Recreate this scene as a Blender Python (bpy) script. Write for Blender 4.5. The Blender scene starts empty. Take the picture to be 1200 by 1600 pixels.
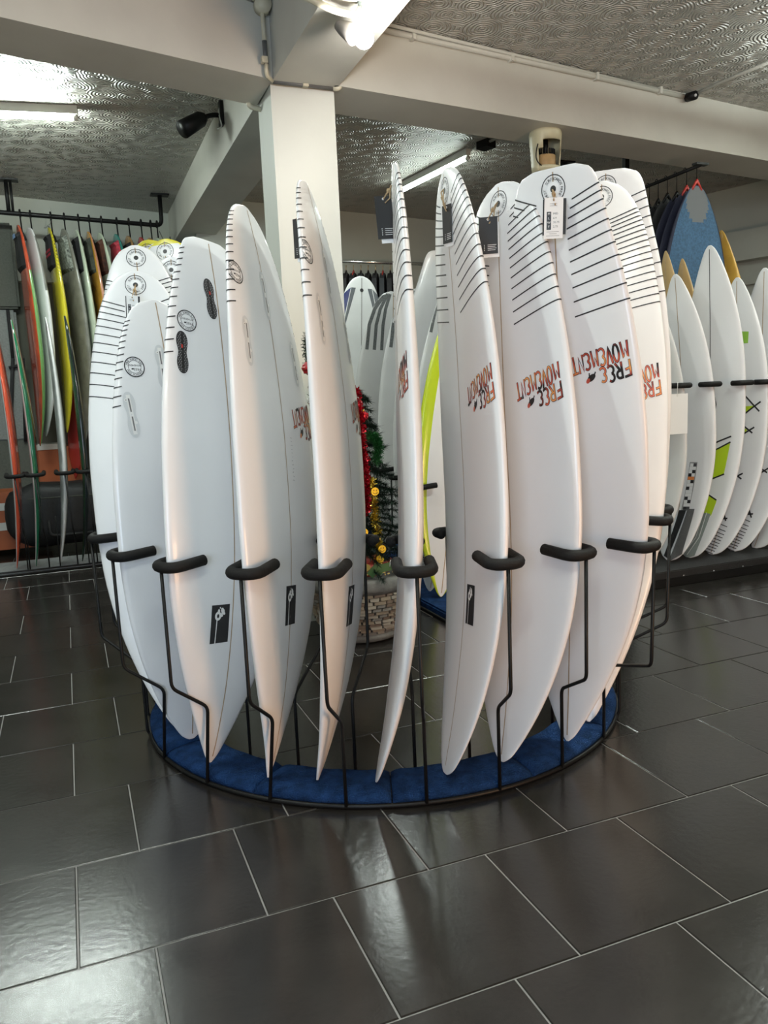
import bpy, bmesh, math, random
import numpy as np
from mathutils import Vector, Matrix

random.seed(7)
PI = math.pi
SC = bpy.context.scene
COL = SC.collection

# ------------------------------------------------------------------ camera
FPX = 1237.66
CAM = np.array([0.0914, -1.8380, 1.2878])
ROT = np.array([[0.9277, -0.3708, -0.0424],
                [-0.0928, -0.1186, -0.9886],
                [0.3616, 0.9211, -0.1445]])
u_, s_, v_ = np.linalg.svd(ROT)
ROT = u_ @ v_
cd = bpy.data.cameras.new('camera')
cd.sensor_fit = 'VERTICAL'
cd.sensor_height = 24.0
cd.lens = FPX / 1600 * 24.0
cd.clip_start = 0.02
cam = bpy.data.objects.new('camera', cd)
COL.objects.link(cam)
mw = np.eye(4)
mw[:3, 0], mw[:3, 1], mw[:3, 2], mw[:3, 3] = ROT[0], -ROT[1], -ROT[2], CAM
cam.matrix_world = Matrix(mw.tolist())
SC.camera = cam

# ------------------------------------------------------------------ view, world, lights
SC.view_settings.view_transform = 'Standard'
SC.view_settings.look = 'None'
SC.view_settings.exposure = 0.22
SC.view_settings.gamma = 1.0
SC.view_settings.use_curve_mapping = False
SC.cycles.use_denoising = True
SC.cycles.max_bounces = 8
SC.cycles.sample_clamp_indirect = 6.0
world = bpy.data.worlds.new('world')
SC.world = world
world.use_nodes = True
bgn = world.node_tree.nodes['Background']
bgn.inputs[0].default_value = (0.75, 0.85, 1.0, 1)
bgn.inputs[1].default_value = 0.10


def area(name, loc, target, sx, sy, power, color):
    l = bpy.data.lights.new(name, 'AREA')
    l.shape = 'RECTANGLE'
    l.size, l.size_y, l.energy, l.color = sx, sy, power, color
    o = bpy.data.objects.new(name, l)
    COL.objects.link(o)
    o.location = loc
    o.rotation_euler = (Vector(target) - Vector(loc)).to_track_quat('-Z', 'Y').to_euler()
    return o


COOL = (0.90, 1.0, 0.95)
# assumed ceiling fluorescent tubes of the camera's bay (out of frame), added fill in the rear bays, added lights for an assumed shop window and low warm doorway behind the camera
for tx_, ty_, sx_, sy_, pw, pu in ((-0.9, 0.6, 1.2, .1, 30, 26), (3.0, 0.0, 1.2, .1, 36, 170), (0.2, -1.7, 1.2, .1, 20, 60), (5.0, 1.6, 1.2, .1, 24, 60), (-0.25, 4.22, 1.2, .1, 26, .1), (2.45, 4.6, .1, 1.2, 26, .6)):
    # downward light of each assumed tube or rear fill, then added upward fill that brightens the ceiling
    area('tube_fill_light', (tx_, ty_, 3.16), (tx_, ty_, 0), sx_, sy_, pw, COOL)
    if pu > 1:
        area('tube_fill_light', (tx_, ty_, 3.14), (tx_, ty_ + .001, 4), sx_, sy_, pu, COOL)
area('assumed_window_light', (-1.6, -4.0, 1.7), (0.6, 1.0, 1.2), 2.2, 1.6, 96, (0.64, 0.78, 1.0))  # added cool area light standing for an assumed, unseen shop window
area('assumed_doorway_light', (2.9, -4.0, 0.62), (1.2, 0.6, 0.45), 1.2, 1.1, 88, (1.0, 0.57, 0.30))  # added warm area light, set low; the doorway it stands for is assumed

# ------------------------------------------------------------------ picture-to-place helpers


def ray(x, y):
    return ROT.T @ np.array([(x - 600) / FPX, (y - 800) / FPX, 1.0])


def at_z(x, y, z=0.0):
    d = ray(x, y)
    return CAM + d * ((z - CAM[2]) / d[2])


def at_y(x, y, Y):
    d = ray(x, y)
    return CAM + d * ((Y - CAM[1]) / d[1])


def at_x(x, y, X):
    d = ray(x, y)
    return CAM + d * ((X - CAM[0]) / d[0])


# ------------------------------------------------------------------ materials
MATS = {}


def mat(name, color, rough=0.5, metal=0.0, var=0.0, vscale=6.0, bump=0.0, bscale=40.0, emit=None, coat=0.0, spec=0.5):
    if name in MATS:
        return MATS[name]
    m = bpy.data.materials.new(name)
    m.use_nodes = True
    nt = m.node_tree
    b = nt.nodes['Principled BSDF']
    b.inputs['Base Color'].default_value = (*color, 1)
    b.inputs['Roughness'].default_value = rough
    b.inputs['Metallic'].default_value = metal
    b.inputs['Specular IOR Level'].default_value = spec
    if coat:
        b.inputs['Coat Weight'].default_value = coat
        b.inputs['Coat Roughness'].default_value = 0.08
    if emit:
        b.inputs['Emission Color'].default_value = (*emit[0], 1)
        b.inputs['Emission Strength'].default_value = emit[1]
    if var or bump:
        tc = nt.nodes.new('ShaderNodeTexCoord')
    if var:
        n = nt.nodes.new('ShaderNodeTexNoise')
        n.inputs['Scale'].default_value = vscale
        n.inputs['Detail'].default_value = 5
        nt.links.new(tc.outputs['Object'], n.inputs['Vector'])
        r = nt.nodes.new('ShaderNodeValToRGB')
        r.color_ramp.elements[0].position = 0.3
        r.color_ramp.elements[1].position = 0.7
        r.color_ramp.elements[0].color = (*[c * (1 - var) for c in color], 1)
        r.color_ramp.elements[1].color = (*[min(1, c * (1 + var)) for c in color], 1)
        nt.links.new(n.outputs['Fac'], r.inputs[0])
        nt.links.new(r.outputs[0], b.inputs['Base Color'])
    if bump:
        n2 = nt.nodes.new('ShaderNodeTexNoise')
        n2.inputs['Scale'].default_value = bscale
        n2.inputs['Detail'].default_value = 4
        nt.links.new(tc.outputs['Object'], n2.inputs['Vector'])
        bp = nt.nodes.new('ShaderNodeBump')
        bp.inputs['Strength'].default_value = bump
        bp.inputs['Distance'].default_value = 0.01
        nt.links.new(n2.outputs['Fac'], bp.inputs['Height'])
        nt.links.new(bp.outputs[0], b.inputs['Normal'])
    MATS[name] = m
    return m


def m_tile():
    m = mat('floor_tile', (0.030, 0.028, 0.026), 0.30)
    nt = m.node_tree
    b = nt.nodes['Principled BSDF']
    oi = nt.nodes.new('ShaderNodeObjectInfo')
    tc = nt.nodes.new('ShaderNodeTexCoord')
    add = nt.nodes.new('ShaderNodeVectorMath')
    nt.links.new(tc.outputs['Object'], add.inputs[0])
    mul = nt.nodes.new('ShaderNodeVectorMath')
    mul.operation = 'SCALE'
    mul.inputs[0].default_value = (13, 7, 5)
    nt.links.new(oi.outputs['Random'], mul.inputs['Scale'])
    nt.links.new(mul.outputs[0], add.inputs[1])
    n = nt.nodes.new('ShaderNodeTexNoise')
    n.inputs['Scale'].default_value = 5
    n.inputs['Detail'].default_value = 6
    n.inputs['Roughness'].default_value = 0.65
    nt.links.new(add.outputs[0], n.inputs['Vector'])
    r = nt.nodes.new('ShaderNodeValToRGB')
    r.color_ramp.elements[0].position = 0.3
    r.color_ramp.elements[1].position = 0.72
    r.color_ramp.elements[0].color = (0.012, 0.0105, 0.0092, 1)
    r.color_ramp.elements[1].color = (0.025, 0.0222, 0.0195, 1)
    nt.links.new(n.outputs['Fac'], r.inputs[0])
    nt.links.new(r.outputs[0], b.inputs['Base Color'])
    mr = nt.nodes.new('ShaderNodeMapRange')
    mr.inputs[3].default_value = 0.17
    mr.inputs[4].default_value = 0.25
    nt.links.new(n.outputs['Fac'], mr.inputs[0])
    nt.links.new(mr.outputs[0], b.inputs['Roughness'])
    n2 = nt.nodes.new('ShaderNodeTexNoise')
    n2.inputs['Scale'].default_value = 55
    n2.inputs['Detail'].default_value = 4
    nt.links.new(add.outputs[0], n2.inputs['Vector'])
    bp = nt.nodes.new('ShaderNodeBump')
    bp.inputs['Strength'].default_value = 0.12
    bp.inputs['Distance'].default_value = 0.004
    nt.links.new(n2.outputs['Fac'], bp.inputs['Height'])
    nt.links.new(bp.outputs[0], b.inputs['Normal'])
    return m


def m_ceiling():
    m = mat('swirl_plaster', (0.64, 0.62, 0.56), 0.32)
    nt = m.node_tree
    b = nt.nodes['Principled BSDF']
    tc = nt.nodes.new('ShaderNodeTexCoord')
    nz = nt.nodes.new('ShaderNodeTexNoise')
    nz.inputs['Scale'].default_value = 3.0
    nt.links.new(tc.outputs['Object'], nz.inputs['Vector'])
    mx = nt.nodes.new('ShaderNodeMix')
    mx.data_type = 'VECTOR'
    mx.inputs['Factor'].default_value = 0.06
    nt.links.new(tc.outputs['Object'], mx.inputs[4])
    nt.links.new(nz.outputs['Color'], mx.inputs[5])
    vo = nt.nodes.new('ShaderNodeTexVoronoi')
    vo.voronoi_dimensions = '2D'
    vo.inputs['Scale'].default_value = 7.0
    nt.links.new(mx.outputs[1], vo.inputs['Vector'])
    mu = nt.nodes.new('ShaderNodeMath')
    mu.operation = 'MULTIPLY'
    mu.inputs[1].default_value = 46
    nt.links.new(vo.outputs['Distance'], mu.inputs[0])
    si = nt.nodes.new('ShaderNodeMath')
    si.operation = 'SINE'
    nt.links.new(mu.outputs[0], si.inputs[0])
    ab = nt.nodes.new('ShaderNodeMath')
    ab.operation = 'MULTIPLY_ADD'
    ab.inputs[1].default_value = 0.5
    nt.links.new(si.outputs[0], ab.inputs[0])
    n2 = nt.nodes.new('ShaderNodeTexNoise')
    n2.inputs['Scale'].default_value = 22
    n2.inputs['Detail'].default_value = 5
    nt.links.new(tc.outputs['Object'], n2.inputs['Vector'])
    m3 = nt.nodes.new('ShaderNodeMath')
    m3.operation = 'MULTIPLY'
    m3.inputs[1].default_value = 0.9
    nt.links.new(n2.outputs['Fac'], m3.inputs[0])
    nt.links.new(m3.outputs[0], ab.inputs[2])
    bp = nt.nodes.new('ShaderNodeBump')
    bp.inputs['Strength'].default_value = 1.0
    bp.inputs['Distance'].default_value = 0.02
    nt.links.new(ab.outputs[0], bp.inputs['Height'])
    nt.links.new(bp.outputs[0], b.inputs['Normal'])
    return m


def m_lettering():
    m = mat('flame_lettering', (0.6, 0.1, 0.04), 0.4)
    nt = m.node_tree
    b = nt.nodes['Principled BSDF']
    tc = nt.nodes.new('ShaderNodeTexCoord')
    n = nt.nodes.new('ShaderNodeTexNoise')
    n.inputs['Scale'].default_value = 17
    n.inputs['Detail'].default_value = 1
    nt.links.new(tc.outputs['Object'], n.inputs['Vector'])
    r = nt.nodes.new('ShaderNodeValToRGB')
    cr = r.color_ramp
    cr.elements[0].position = 0.36
    cr.elements[0].color = (0.012, 0.009, 0.010, 1)
    cr.elements[1].position = 0.66
    cr.elements[1].color = (0.80, 0.34, 0.10, 1)
    e = cr.elements.new(0.44)
    e.color = (0.42, 0.055, 0.035, 1)
    e = cr.elements.new(0.55)
    e.color = (0.68, 0.14, 0.07, 1)
    nt.links.new(n.outputs['Fac'], r.inputs[0])
    nt.links.new(r.outputs[0], b.inputs['Base Color'])
    return m


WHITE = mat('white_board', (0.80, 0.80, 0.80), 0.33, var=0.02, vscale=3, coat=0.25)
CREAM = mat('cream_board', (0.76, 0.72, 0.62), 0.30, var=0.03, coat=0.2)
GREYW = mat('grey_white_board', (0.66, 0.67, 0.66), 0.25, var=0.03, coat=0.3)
BLACK = mat('black_ink', (0.012, 0.012, 0.014), 0.45)
STRING = mat('stringer_wood', (0.42, 0.31, 0.20), 0.4, var=0.2, vscale=30)
STEEL = mat('black_steel', (0.006, 0.006, 0.006), 0.45, spec=.25)
FOAM = mat('black_foam', (0.010, 0.0095, 0.009), 0.7, spec=.2, bump=0.15, bscale=120)
PLASTIC = mat('white_plastic', (0.82, 0.81, 0.78), 0.3)
TWINE = mat('jute_twine', (0.38, 0.27, 0.15), 0.9, var=0.3, vscale=200)
CARPET = mat('blue_carpet', (0.010, 0.033, 0.100), 0.95, var=0.40, vscale=22, bump=1.0, bscale=190, spec=0.08)
GCARPET = mat('grey_carpet', (0.32, 0.33, 0.33), 0.95, var=0.15, vscale=25, bump=0.8, bscale=260, spec=0.1)
WALLM = mat('painted_wall', (0.50, 0.52, 0.46), 0.55, var=0.05, vscale=2, bump=0.25, bscale=9)
BEAMM = mat('painted_beam', (0.60, 0.59, 0.53), 0.55, var=0.06, vscale=2.5, bump=0.3, bscale=7)
COLM = mat('painted_column', (0.66, 0.67, 0.61), 0.5, var=0.04, vscale=2.5, bump=0.2, bscale=7)
GROUT = mat('grout', (0.22, 0.21, 0.20), 0.6)
DARK = mat('dark_panel', (0.030, 0.032, 0.030), 0.7)
TILE = m_tile()
CEIL = m_ceiling()
FLAME = m_lettering()

# ------------------------------------------------------------------ object helpers


def link(name, mesh, parent=None, mats=(), smooth=False):
    o = bpy.data.objects.new(name, mesh)
    COL.objects.link(o)
    if parent is not None:
        o.parent = parent
    for m in mats:
        mesh.materials.append(m)
    if smooth:
        for p in mesh.polygons:
            p.use_smooth = True
    return o


def mesh_from(name, verts, faces, mats, parent=None, smooth=False, fm=None, origin=None):
    verts = [tuple(map(float, v)) for v in verts]
    me = bpy.data.meshes.new(name)
    me.from_pydata(verts, [], faces)
    o = link(name, me, parent, mats, smooth)
    if fm is not None:
        me.polygons.foreach_set('material_index', fm)
    me.update()
    return o


def thing(name, label, cat, loc=(0, 0, 0), rotz=0.0, group=None):
    o = bpy.data.objects.new(name, None)
    o.empty_display_size = 0.05
    COL.objects.link(o)
    o.location = tuple(float(v) for v in loc)
    o.rotation_euler = (0, 0, rotz)
    o['label'] = label
    o['category'] = cat
    if group:
        o['group'] = group
    return o


def tag(o, label, cat, group=None):
    o['label'] = label
    o['category'] = cat
    if group:
        o['group'] = group
    return o


def structure(o):
    o['kind'] = 'structure'
    return o


def box_data(x0, y0, z0, x1, y1, z1):
    v = [(x0, y0, z0), (x1, y0, z0), (x1, y1, z0), (x0, y1, z0), (x0, y0, z1), (x1, y0, z1), (x1, y1, z1), (x0, y1, z1)]
    f = [(0, 3, 2, 1), (4, 5, 6, 7), (0, 1, 5, 4), (1, 2, 6, 5), (2, 3, 7, 6), (3, 0, 4, 7)]
    return v, f


def box(name, c, size, m, parent=None, rotz=0.0, bevel=0.0):
    v, f = box_data(-size[0] / 2, -size[1] / 2, -size[2] / 2, size[0] / 2, size[1] / 2, size[2] / 2)
    me = bpy.data.meshes.new(name)
    me.from_pydata(v, [], f)
    if bevel:
        bm = bmesh.new()
        bm.from_mesh(me)
        bmesh.ops.bevel(bm, geom=bm.edges[:], offset=bevel, segments=2, affect='EDGES')
        bm.to_mesh(me)
        bm.free()
    o = link(name, me, parent, [m])
    o.location = tuple(float(q) for q in c)
    o.rotation_euler = (0, 0, rotz)
    return o


def prism(name, pts, z0, z1, m, parent=None):
    n = len(pts)
    v = [(p[0], p[1], z0) for p in pts] + [(p[0], p[1], z1) for p in pts]
    f = [tuple(range(n - 1, -1, -1)), tuple(range(n, 2 * n))] + [(i, (i + 1) % n, n + (i + 1) % n, n + i) for i in range(n)]
    return mesh_from(name, v, f, [m], parent)


def rounded(path, r, seg=5):
    """fillet the corners of a polyline"""
    path = [np.array(p, float) for p in path]
    out = [path[0]]
    for i in range(1, len(path) - 1):
        a, b, c = path[i - 1], path[i], path[i + 1]
        d1, d2 = (a - b), (c - b)
        l1, l2 = np.linalg.norm(d1), np.linalg.norm(d2)
        k = min(r, l1 * .45, l2 * .45)
        p, q = b + d1 / l1 * k, b + d2 / l2 * k
        for t in np.linspace(0, 1, seg):
            out.append((1 - t) ** 2 * p + 2 * t * (1 - t) * b + t * t * q)
    out.append(path[-1])
    return out


def tube_data(path, rad, n=8):
    P = [np.array(p, float) for p in path]
    verts, faces = [], []
    up = np.array([0.13, 0.21, 0.97])
    prev = None
    rads = rad if hasattr(rad, '__len__') else [rad] * len(P)
    for i, p in enumerate(P):
        t = P[min(i + 1, len(P) - 1)] - P[max(i - 1, 0)]
        t /= np.linalg.norm(t) + 1e-12
        if prev is None:
            a = np.cross(t, up)
            if np.linalg.norm(a) < 1e-3:
                a = np.cross(t, [1, 0, 0])
        else:
            a = prev - t * (prev @ t)
        a /= np.linalg.norm(a)
        prev = a
        b = np.cross(t, a)
        for k in range(n):
            q = 2 * PI * k / n
            verts.append(p + rads[i] * (math.cos(q) * a + math.sin(q) * b))
    for i in range(len(P) - 1):
        for k in range(n):
            faces.append((i * n + k, i * n + (k + 1) % n, (i + 1) * n + (k + 1) % n, (i + 1) * n + k))
    faces.append(tuple(range(n - 1, -1, -1)))
    faces.append(tuple(range((len(P) - 1) * n, len(P) * n)))
    return verts, faces


def tube(name, path, rad, m, parent=None, n=8, smooth=True):
    v, f = tube_data(path, rad, n)
    return mesh_from(name, v, f, [m], parent, smooth)


def join_data(parts):
    V, F = [], []
    for v, f in parts:
        k = len(V)
        V += list(v)
        F += [tuple(i + k for i in q) for q in f]
    return V, F


def lathe(name, prof, m, parent=None, n=24, smooth=True, loc=None):
    v, f = [], []
    for r, z in prof:
        for k in range(n):
            a = 2 * PI * k / n
            v.append((r * math.cos(a), r * math.sin(a), z))
    for i in range(len(prof) - 1):
        for k in range(n):
            f.append((i * n + k, i * n + (k + 1) % n, (i + 1) * n + (k + 1) % n, (i + 1) * n + k))
    f.append(tuple(range(n - 1, -1, -1)))
    f.append(tuple(range((len(prof) - 1) * n, len(prof) * n)))
    o = mesh_from(name, v, f, [m], parent, smooth)
    if loc is not None:
        o.location = tuple(float(q) for q in loc)
    return o


# ------------------------------------------------------------------ room shell
ZB, ZC = 2.95, 3.30
fl = structure(mesh_from('floor', *box_data(-3.2, -4.3, -0.08, 8.2, 8.6, -0.003), [GROUT]))
T = 0.45


def tile_mesh():
    h = T / 2 - 0.0022
    b = 0.0022
    v = [(-h, -h, -0.007), (h, -h, -0.007), (h, h, -0.007), (-h, h, -0.007), (-h, -h, -b), (h, -h, -b), (h, h, -b), (-h, h, -b),
         (-h + b, -h + b, 0), (h - b, -h + b, 0), (h - b, h - b, 0), (-h + b, h - b, 0)]
    f = [(3, 2, 1, 0), (8, 9, 10, 11)]
    for i in range(4):
        j = (i + 1) % 4
        f += [(i, j, 4 + j, 4 + i), (4 + i, 4 + j, 8 + j, 8 + i)]
    me = bpy.data.meshes.new('tile')
    me.from_pydata(v, [], f)
    me.materials.append(TILE)
    return me


cells = []
for r in range(-9, 19):
    off = 0.387 if r % 2 else 0.0
    for k in range(-7, 18):
        cx, cy = (k + off + 0.5) * T, (r + 0.5) * T
        if cx - T / 2 < -3.2 or cx + T / 2 > 8.2 or cy - T / 2 < -4.3 or cy + T / 2 > 8.6:
            continue
        q = ROT @ (np.array([cx, cy, 0]) - CAM)
        vis = False
        if q[2] > 0.3:
            px, py = 600 + FPX * q[0] / q[2], 800 + FPX * q[1] / q[2]
            m_ = FPX * 0.35 / q[2]
            vis = -m_ < px < 1200 + m_ and -m_ < py < 1600 + m_
        cells.append((0 if vis else 1, q[2], cx, cy))
cells.sort()
tm = tile_mesh()
rest = []
for i, (nv, d, cx, cy) in enumerate(cells):
    if i < 290 and not nv:
        o = bpy.data.objects.new('tile', tm)
        COL.objects.link(o)
        o.parent = fl
        o.location = (cx, cy, random.uniform(-0.0004, 0.0004))
    else:
        h = T / 2 - 0.0022
        rest.append(box_data(cx - h, cy - h, -0.007, cx + h, cy + h, 0.0))
ts = mesh_from('tile_field', *join_data(rest), [TILE], fl)
ts['kind'] = 'stuff'

structure(mesh_from('ceiling', *box_data(-3.2, -4.3, ZC, 8.2, 8.8, ZC + 0.1), [CEIL]))
structure(mesh_from('wall_left', *box_data(-3.3, -4.3, 0, -3.2, 8.6, ZC), [WALLM]))
structure(mesh_from('wall_front', *box_data(-3.2, -4.4, 0, 8.2, -4.3, ZC), [WALLM]))


def wall_line(name, a, b, z0, z1, t, m, parent=None):
    a, b = np.array(a[:2], float), np.array(b[:2], float)
    d = (b - a) / np.linalg.norm(b - a)
    n = np.array([-d[1], d[0]]) * t
    return prism(name, [a, b, b + n, a + n], z0, z1, m, parent)


def yb(x):
    return 6.71 + (x + 0.14) * 0.285


structure(wall_line('wall_back', (-3.2, yb(-3.2)), (1.45, yb(1.45)), 0, ZC, 0.12, WALLM))
BK = lambda x: 6.70 + (x - 3.28) * 0.19
structure(wall_line('wall_rear', (1.45, BK(1.45)), (6.6, BK(6.6)), 0, ZC, 0.12, WALLM))
RW = lambda y: 6.70 - (y - 5.32) * 0.287
structure(wall_line('wall_right', (RW(-4.3), -4.3), (RW(8.4), 8.4), 0, ZC, -0.12, WALLM))
# beams and column
structure(prism('trim_1', [(1.60, 2.449), (6.9, 3.228), (6.9, 3.61), (1.60, 2.84)], ZB, ZC, BEAMM))
structure(prism('trim_2', [(-3.2, 1.246), (1.26, 2.461), (1.26, 2.85), (-3.2, 1.64)], ZB, ZC, BEAMM))
structure(prism('trim_3', [(1.235, -4.3), (1.585, -4.3), (1.62, 2.52), (1.262, 2.52)], ZB, ZC, BEAMM))
structure(prism('trim_4', [(1.255, 2.85), (1.61, 2.85), (1.66, 7.6), (1.30, 7.6)], ZB, ZC, BEAMM))
structure(prism('trim_5', [(1.262, 2.53), (1.612, 2.513), (1.62, 2.86), (1.277, 2.88)], 0, ZB + 0.01, COLM))
# ledges along the right wall and rear wall
for nm, z0, z1, t in (('trim_6', 2.52, 2.82, 0.16), ('trim_7', 2.28, 2.36, 0.06)):
    structure(wall_line(nm, (RW(-4.3), -4.3), (RW(6.9), 6.9), z0, z1, t, WALLM))
structure(wall_line('trim_8', (1.66, BK(1.66) - 0.02), (6.2, BK(6.2) - 0.02), 2.44, 2.72, -0.10, WALLM))
structure(wall_line('trim_9', (-3.2, yb(-3.2)), (1.29, yb(1.29)), 2.52, 2.95, -0.04, WALLM))

# ------------------------------------------------------------------ surfboard builder
S0 = np.array([0, .012, .03, .06, .1, .15, .2, .27, .35, .45, .55, .65, .75, .83, .9])
F0 = np.array([.015, .08, .145, .25, .385, .54, .675, .825, .935, .995, 1, .965, .88, .775, .645])
TAILS = {'squash': ([.945, .975, .992, 1.0], [.53, .45, .37, .24]),
         'round': ([.945, .975, .992, 1.0], [.52, .385, .24, .08]),
         'wide': ([.945, .975, .992, 1.0], [.57, .51, .43, .27])}
NOSES = {'sharp': None, 'long': ([0, .006, .015, .03, .06, .1, .16, .25, .35, .45], [.10, .26, .37, .49, .635, .75, .86, .945, .985, 1.0])}


def pchip(x, y, q):
    h = np.diff(x)
    d = np.diff(y) / h
    m = np.zeros(len(x))
    for i in range(1, len(x) - 1):
        if d[i - 1] * d[i] > 0:
            w1, w2 = 2 * h[i] + h[i - 1], h[i] + 2 * h[i - 1]
            m[i] = (w1 + w2) / (w1 / d[i - 1] + w2 / d[i])
    m[0], m[-1] = d[0], d[-1]
    i = np.clip(np.searchsorted(x, q) - 1, 0, len(h) - 1)
    t = (q - x[i]) / h[i]
    return ((1 + 2 * t) * (1 - t) ** 2 * y[i] + t * (1 - t) ** 2 * h[i] * m[i] + t * t * (3 - 2 * t) * y[i + 1] + t * t * (t - 1) * h[i] * m[i + 1])


class Board:
    """deck coordinate system: s 0 nose .. 1 tail, x metres across (positive towards the outer rail w)"""

    def __init__(self, nose, tail, az, W, nr=.1, tr=.05, g=1.0, th=.062, deck=1, tailkind='squash', nosekind='sharp'):
        self.n0 = np.array(nose, float)
        ea = np.array(tail, float) - self.n0
        self.L = np.linalg.norm(ea)
        self.ea = ea / self.L
        a = math.radians(az)
        w = np.array([math.cos(a), math.sin(a), 0.0])
        w -= self.ea * (w @ self.ea)
        self.w = w / np.linalg.norm(w)
        self.right = np.cross(self.w, self.ea)
        self.nn = self.right * deck
        self.deck = deck
        self.W, self.nr, self.tr, self.g, self.th = W, nr, tr, g, th
        s, f = S0, F0
        if nosekind != 'sharp':
            s, f = NOSES[nosekind]
            s = np.r_[s, S0[10:]]
            f = np.r_[f, F0[10:]]
        ts_, tf = TAILS[tailkind]
        self.S, self.F = np.r_[s, ts_], np.r_[f, tf]

    def hw(self, s):
        h = np.clip(pchip(self.S, self.F, np.asarray(s, float)), 0.004, 1)
        return np.where(np.asarray(s) < .55, h ** self.g, h) * self.W / 2

    def tt(self, s):
        return self.th * np.interp(s, [0, .03, .15, .4, .6, .9, 1], [.12, .3, .7, 1, 1, .6, .25]) / 2

    def rock(self, s):
        s = np.asarray(s, float)
        a = np.clip((.5 - s) / .5, 0, 1) ** 2.2 * self.nr + np.clip((s - .5) / .5, 0, 1) ** 2.2 * self.tr
        return a - (self.nr * (1 - s) + self.tr * s)

    def pth(self, s, th_, off=0.0):
        """point by cross-section angle: pi/2 deck centre, 0 outer rail, -pi/2 bottom centre; local to the nose"""
        c, d = math.cos(th_), math.sin(th_)
        x = math.copysign(abs(c) ** .7, c) * float(self.hw(s))
        y = float(self.rock(s)) + math.copysign(abs(d) ** .8, d) * float(self.tt(s))
        p = self.ea * (s * self.L) + self.w * x + self.nn * y
        if off:
            n = self.w * math.copysign(abs(c) ** 1.2, c) * .35 + self.nn * d
            p = p + n / np.linalg.norm(n) * off
        return p

    def px(self, x, a, side, off=0.0008):
        """point on deck (+1) or bottom (-1) at x metres across, a metres from the nose"""
        s = min(max(a / self.L, 0.0), 1.0)
        h = float(self.hw(s))
        u = min(abs(x) / h, .995)
        y = (1 - u ** 2.857) ** .4 * float(self.tt(s))
        return self.ea * (s * self.L) + self.w * math.copysign(u * h, x) + self.nn * (float(self.rock(s)) + side * (y + off))

    def world(self, x, a, side, off=0.0):
        return self.n0 + self.px(x, a, side, off)

    def body(self, parent, mats, nr=56, nc=30, name='body', fmat=None):
        ss = .5 - .5 * np.cos(np.linspace(0, PI, nr))
        ss[0] = 0.0
        ang = np.linspace(0, 2 * PI, nc, endpoint=False)
        c, d = np.cos(ang), np.sin(ang)
        hx = self.hw(ss)
        X = hx[:, None] * np.sign(c) * np.abs(c) ** .7
        Y = self.rock(ss)[:, None] + self.tt(ss)[:, None] * np.sign(d) * np.abs(d) ** .8
        V = (ss * self.L)[:, None, None] * self.ea + X[..., None] * self.w + Y[..., None] * self.nn
        V = V.reshape(-1, 3)
        flip = self.deck < 0
        F, M = [], []
        for i in range(nr - 1):
            for k in range(nc):
                q = (i * nc + k, i * nc + (k + 1) % nc, (i + 1) * nc + (k + 1) % nc, (i + 1) * nc + k)
                F.append(q if flip else q[::-1])
                M.append(fmat(.5 * (ss[i] + ss[i + 1]), ang[k] + PI / nc) if fmat else 0)
        a, b = tuple(range(nc)), tuple(range((nr - 1) * nc, nr * nc))
        F += [a[::-1] if flip else a, b if flip else b[::-1]]
        M += [M[0], M[-1]]
        return mesh_from(name, V, F, mats, parent, True, M)

    def decal(self, name, verts, faces, m, parent, cx, ca, side, rot=0.0, off=0.0008):
        """flat print: verts 2D as seen by a viewer of that face with the tail up"""
        sg = side * self.deck
        cr, sr = math.cos(rot), math.sin(rot)
        V = []
        for X, Y in verts:
            x, y = cr * X - sr * Y, sr * X + cr * Y
            V.append(self.px(cx + sg * x, ca + y, side, off))
        return mesh_from(name, V, faces, [m], parent)

    def stringer(self, parent, m=STRING, hwid=.0022, s0=.012, s1=.994, sides=(1, -1), n=40):
        parts = []
        for sd in sides:
            v, f = [], []
            for i, s in enumerate(np.linspace(s0, s1, n)):
                v += [self.px(-hwid, s * self.L, sd, .0005), self.px(hwid, s * self.L, sd, .0005)]
                if i:
                    f.append((2 * i - 2, 2 * i - 1, 2 * i + 1, 2 * i))
            parts.append((v, f))
        return mesh_from('stringer', *join_data(parts), [m], parent)

    def stripes(self, parent, s_list, u0s, wid=.0042, chev=.20, wrap=-.55, m=BLACK):
        for j, (s0, u0) in enumerate(zip(s_list, u0s)):
            t0 = math.acos(min(u0 ** (1 / .7), .999))
            for mir in (0, 1):
                v, f = [], []
                for i, t in enumerate(np.linspace(t0, wrap, 16)):
                    th_ = PI - t if mir else t
                    ux = abs(math.cos(t)) ** .7
                    ux = ux if t > 0 else 2 - ux
                    s = s0 + chev * (ux - .55) * self.W / 2 / self.L
                    v += [self.pth(s - wid / 2 / self.L, th_, .0008), self.pth(s + wid / 2 / self.L, th_, .0008)]
                    if i:
                        f.append((2 * i - 2, 2 * i - 1, 2 * i + 1, 2 * i))
                mesh_from('stripe', v, f, [m], parent)


# ---------------------------------------------------------------- flat print shapes
def ribbon(path, wid, cap=True):
    P = [np.array(p, float) for p in path]
    v, f = [], []
    for i, p in enumerate(P):
        t = P[min(i + 1, len(P) - 1)] - P[max(i - 1, 0)]
        t /= np.linalg.norm(t) + 1e-9
        n = np.array([-t[1], t[0]]) * wid / 2
        e = np.zeros(2)
        if cap and i == 0:
            e = -t * wid * .4
        if cap and i == len(P) - 1:
            e = t * wid * .4
        v += [p - n + e, p + n + e]
        if i:
            f.append((2 * i - 2, 2 * i - 1, 2 * i + 1, 2 * i))
    return v, f


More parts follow.
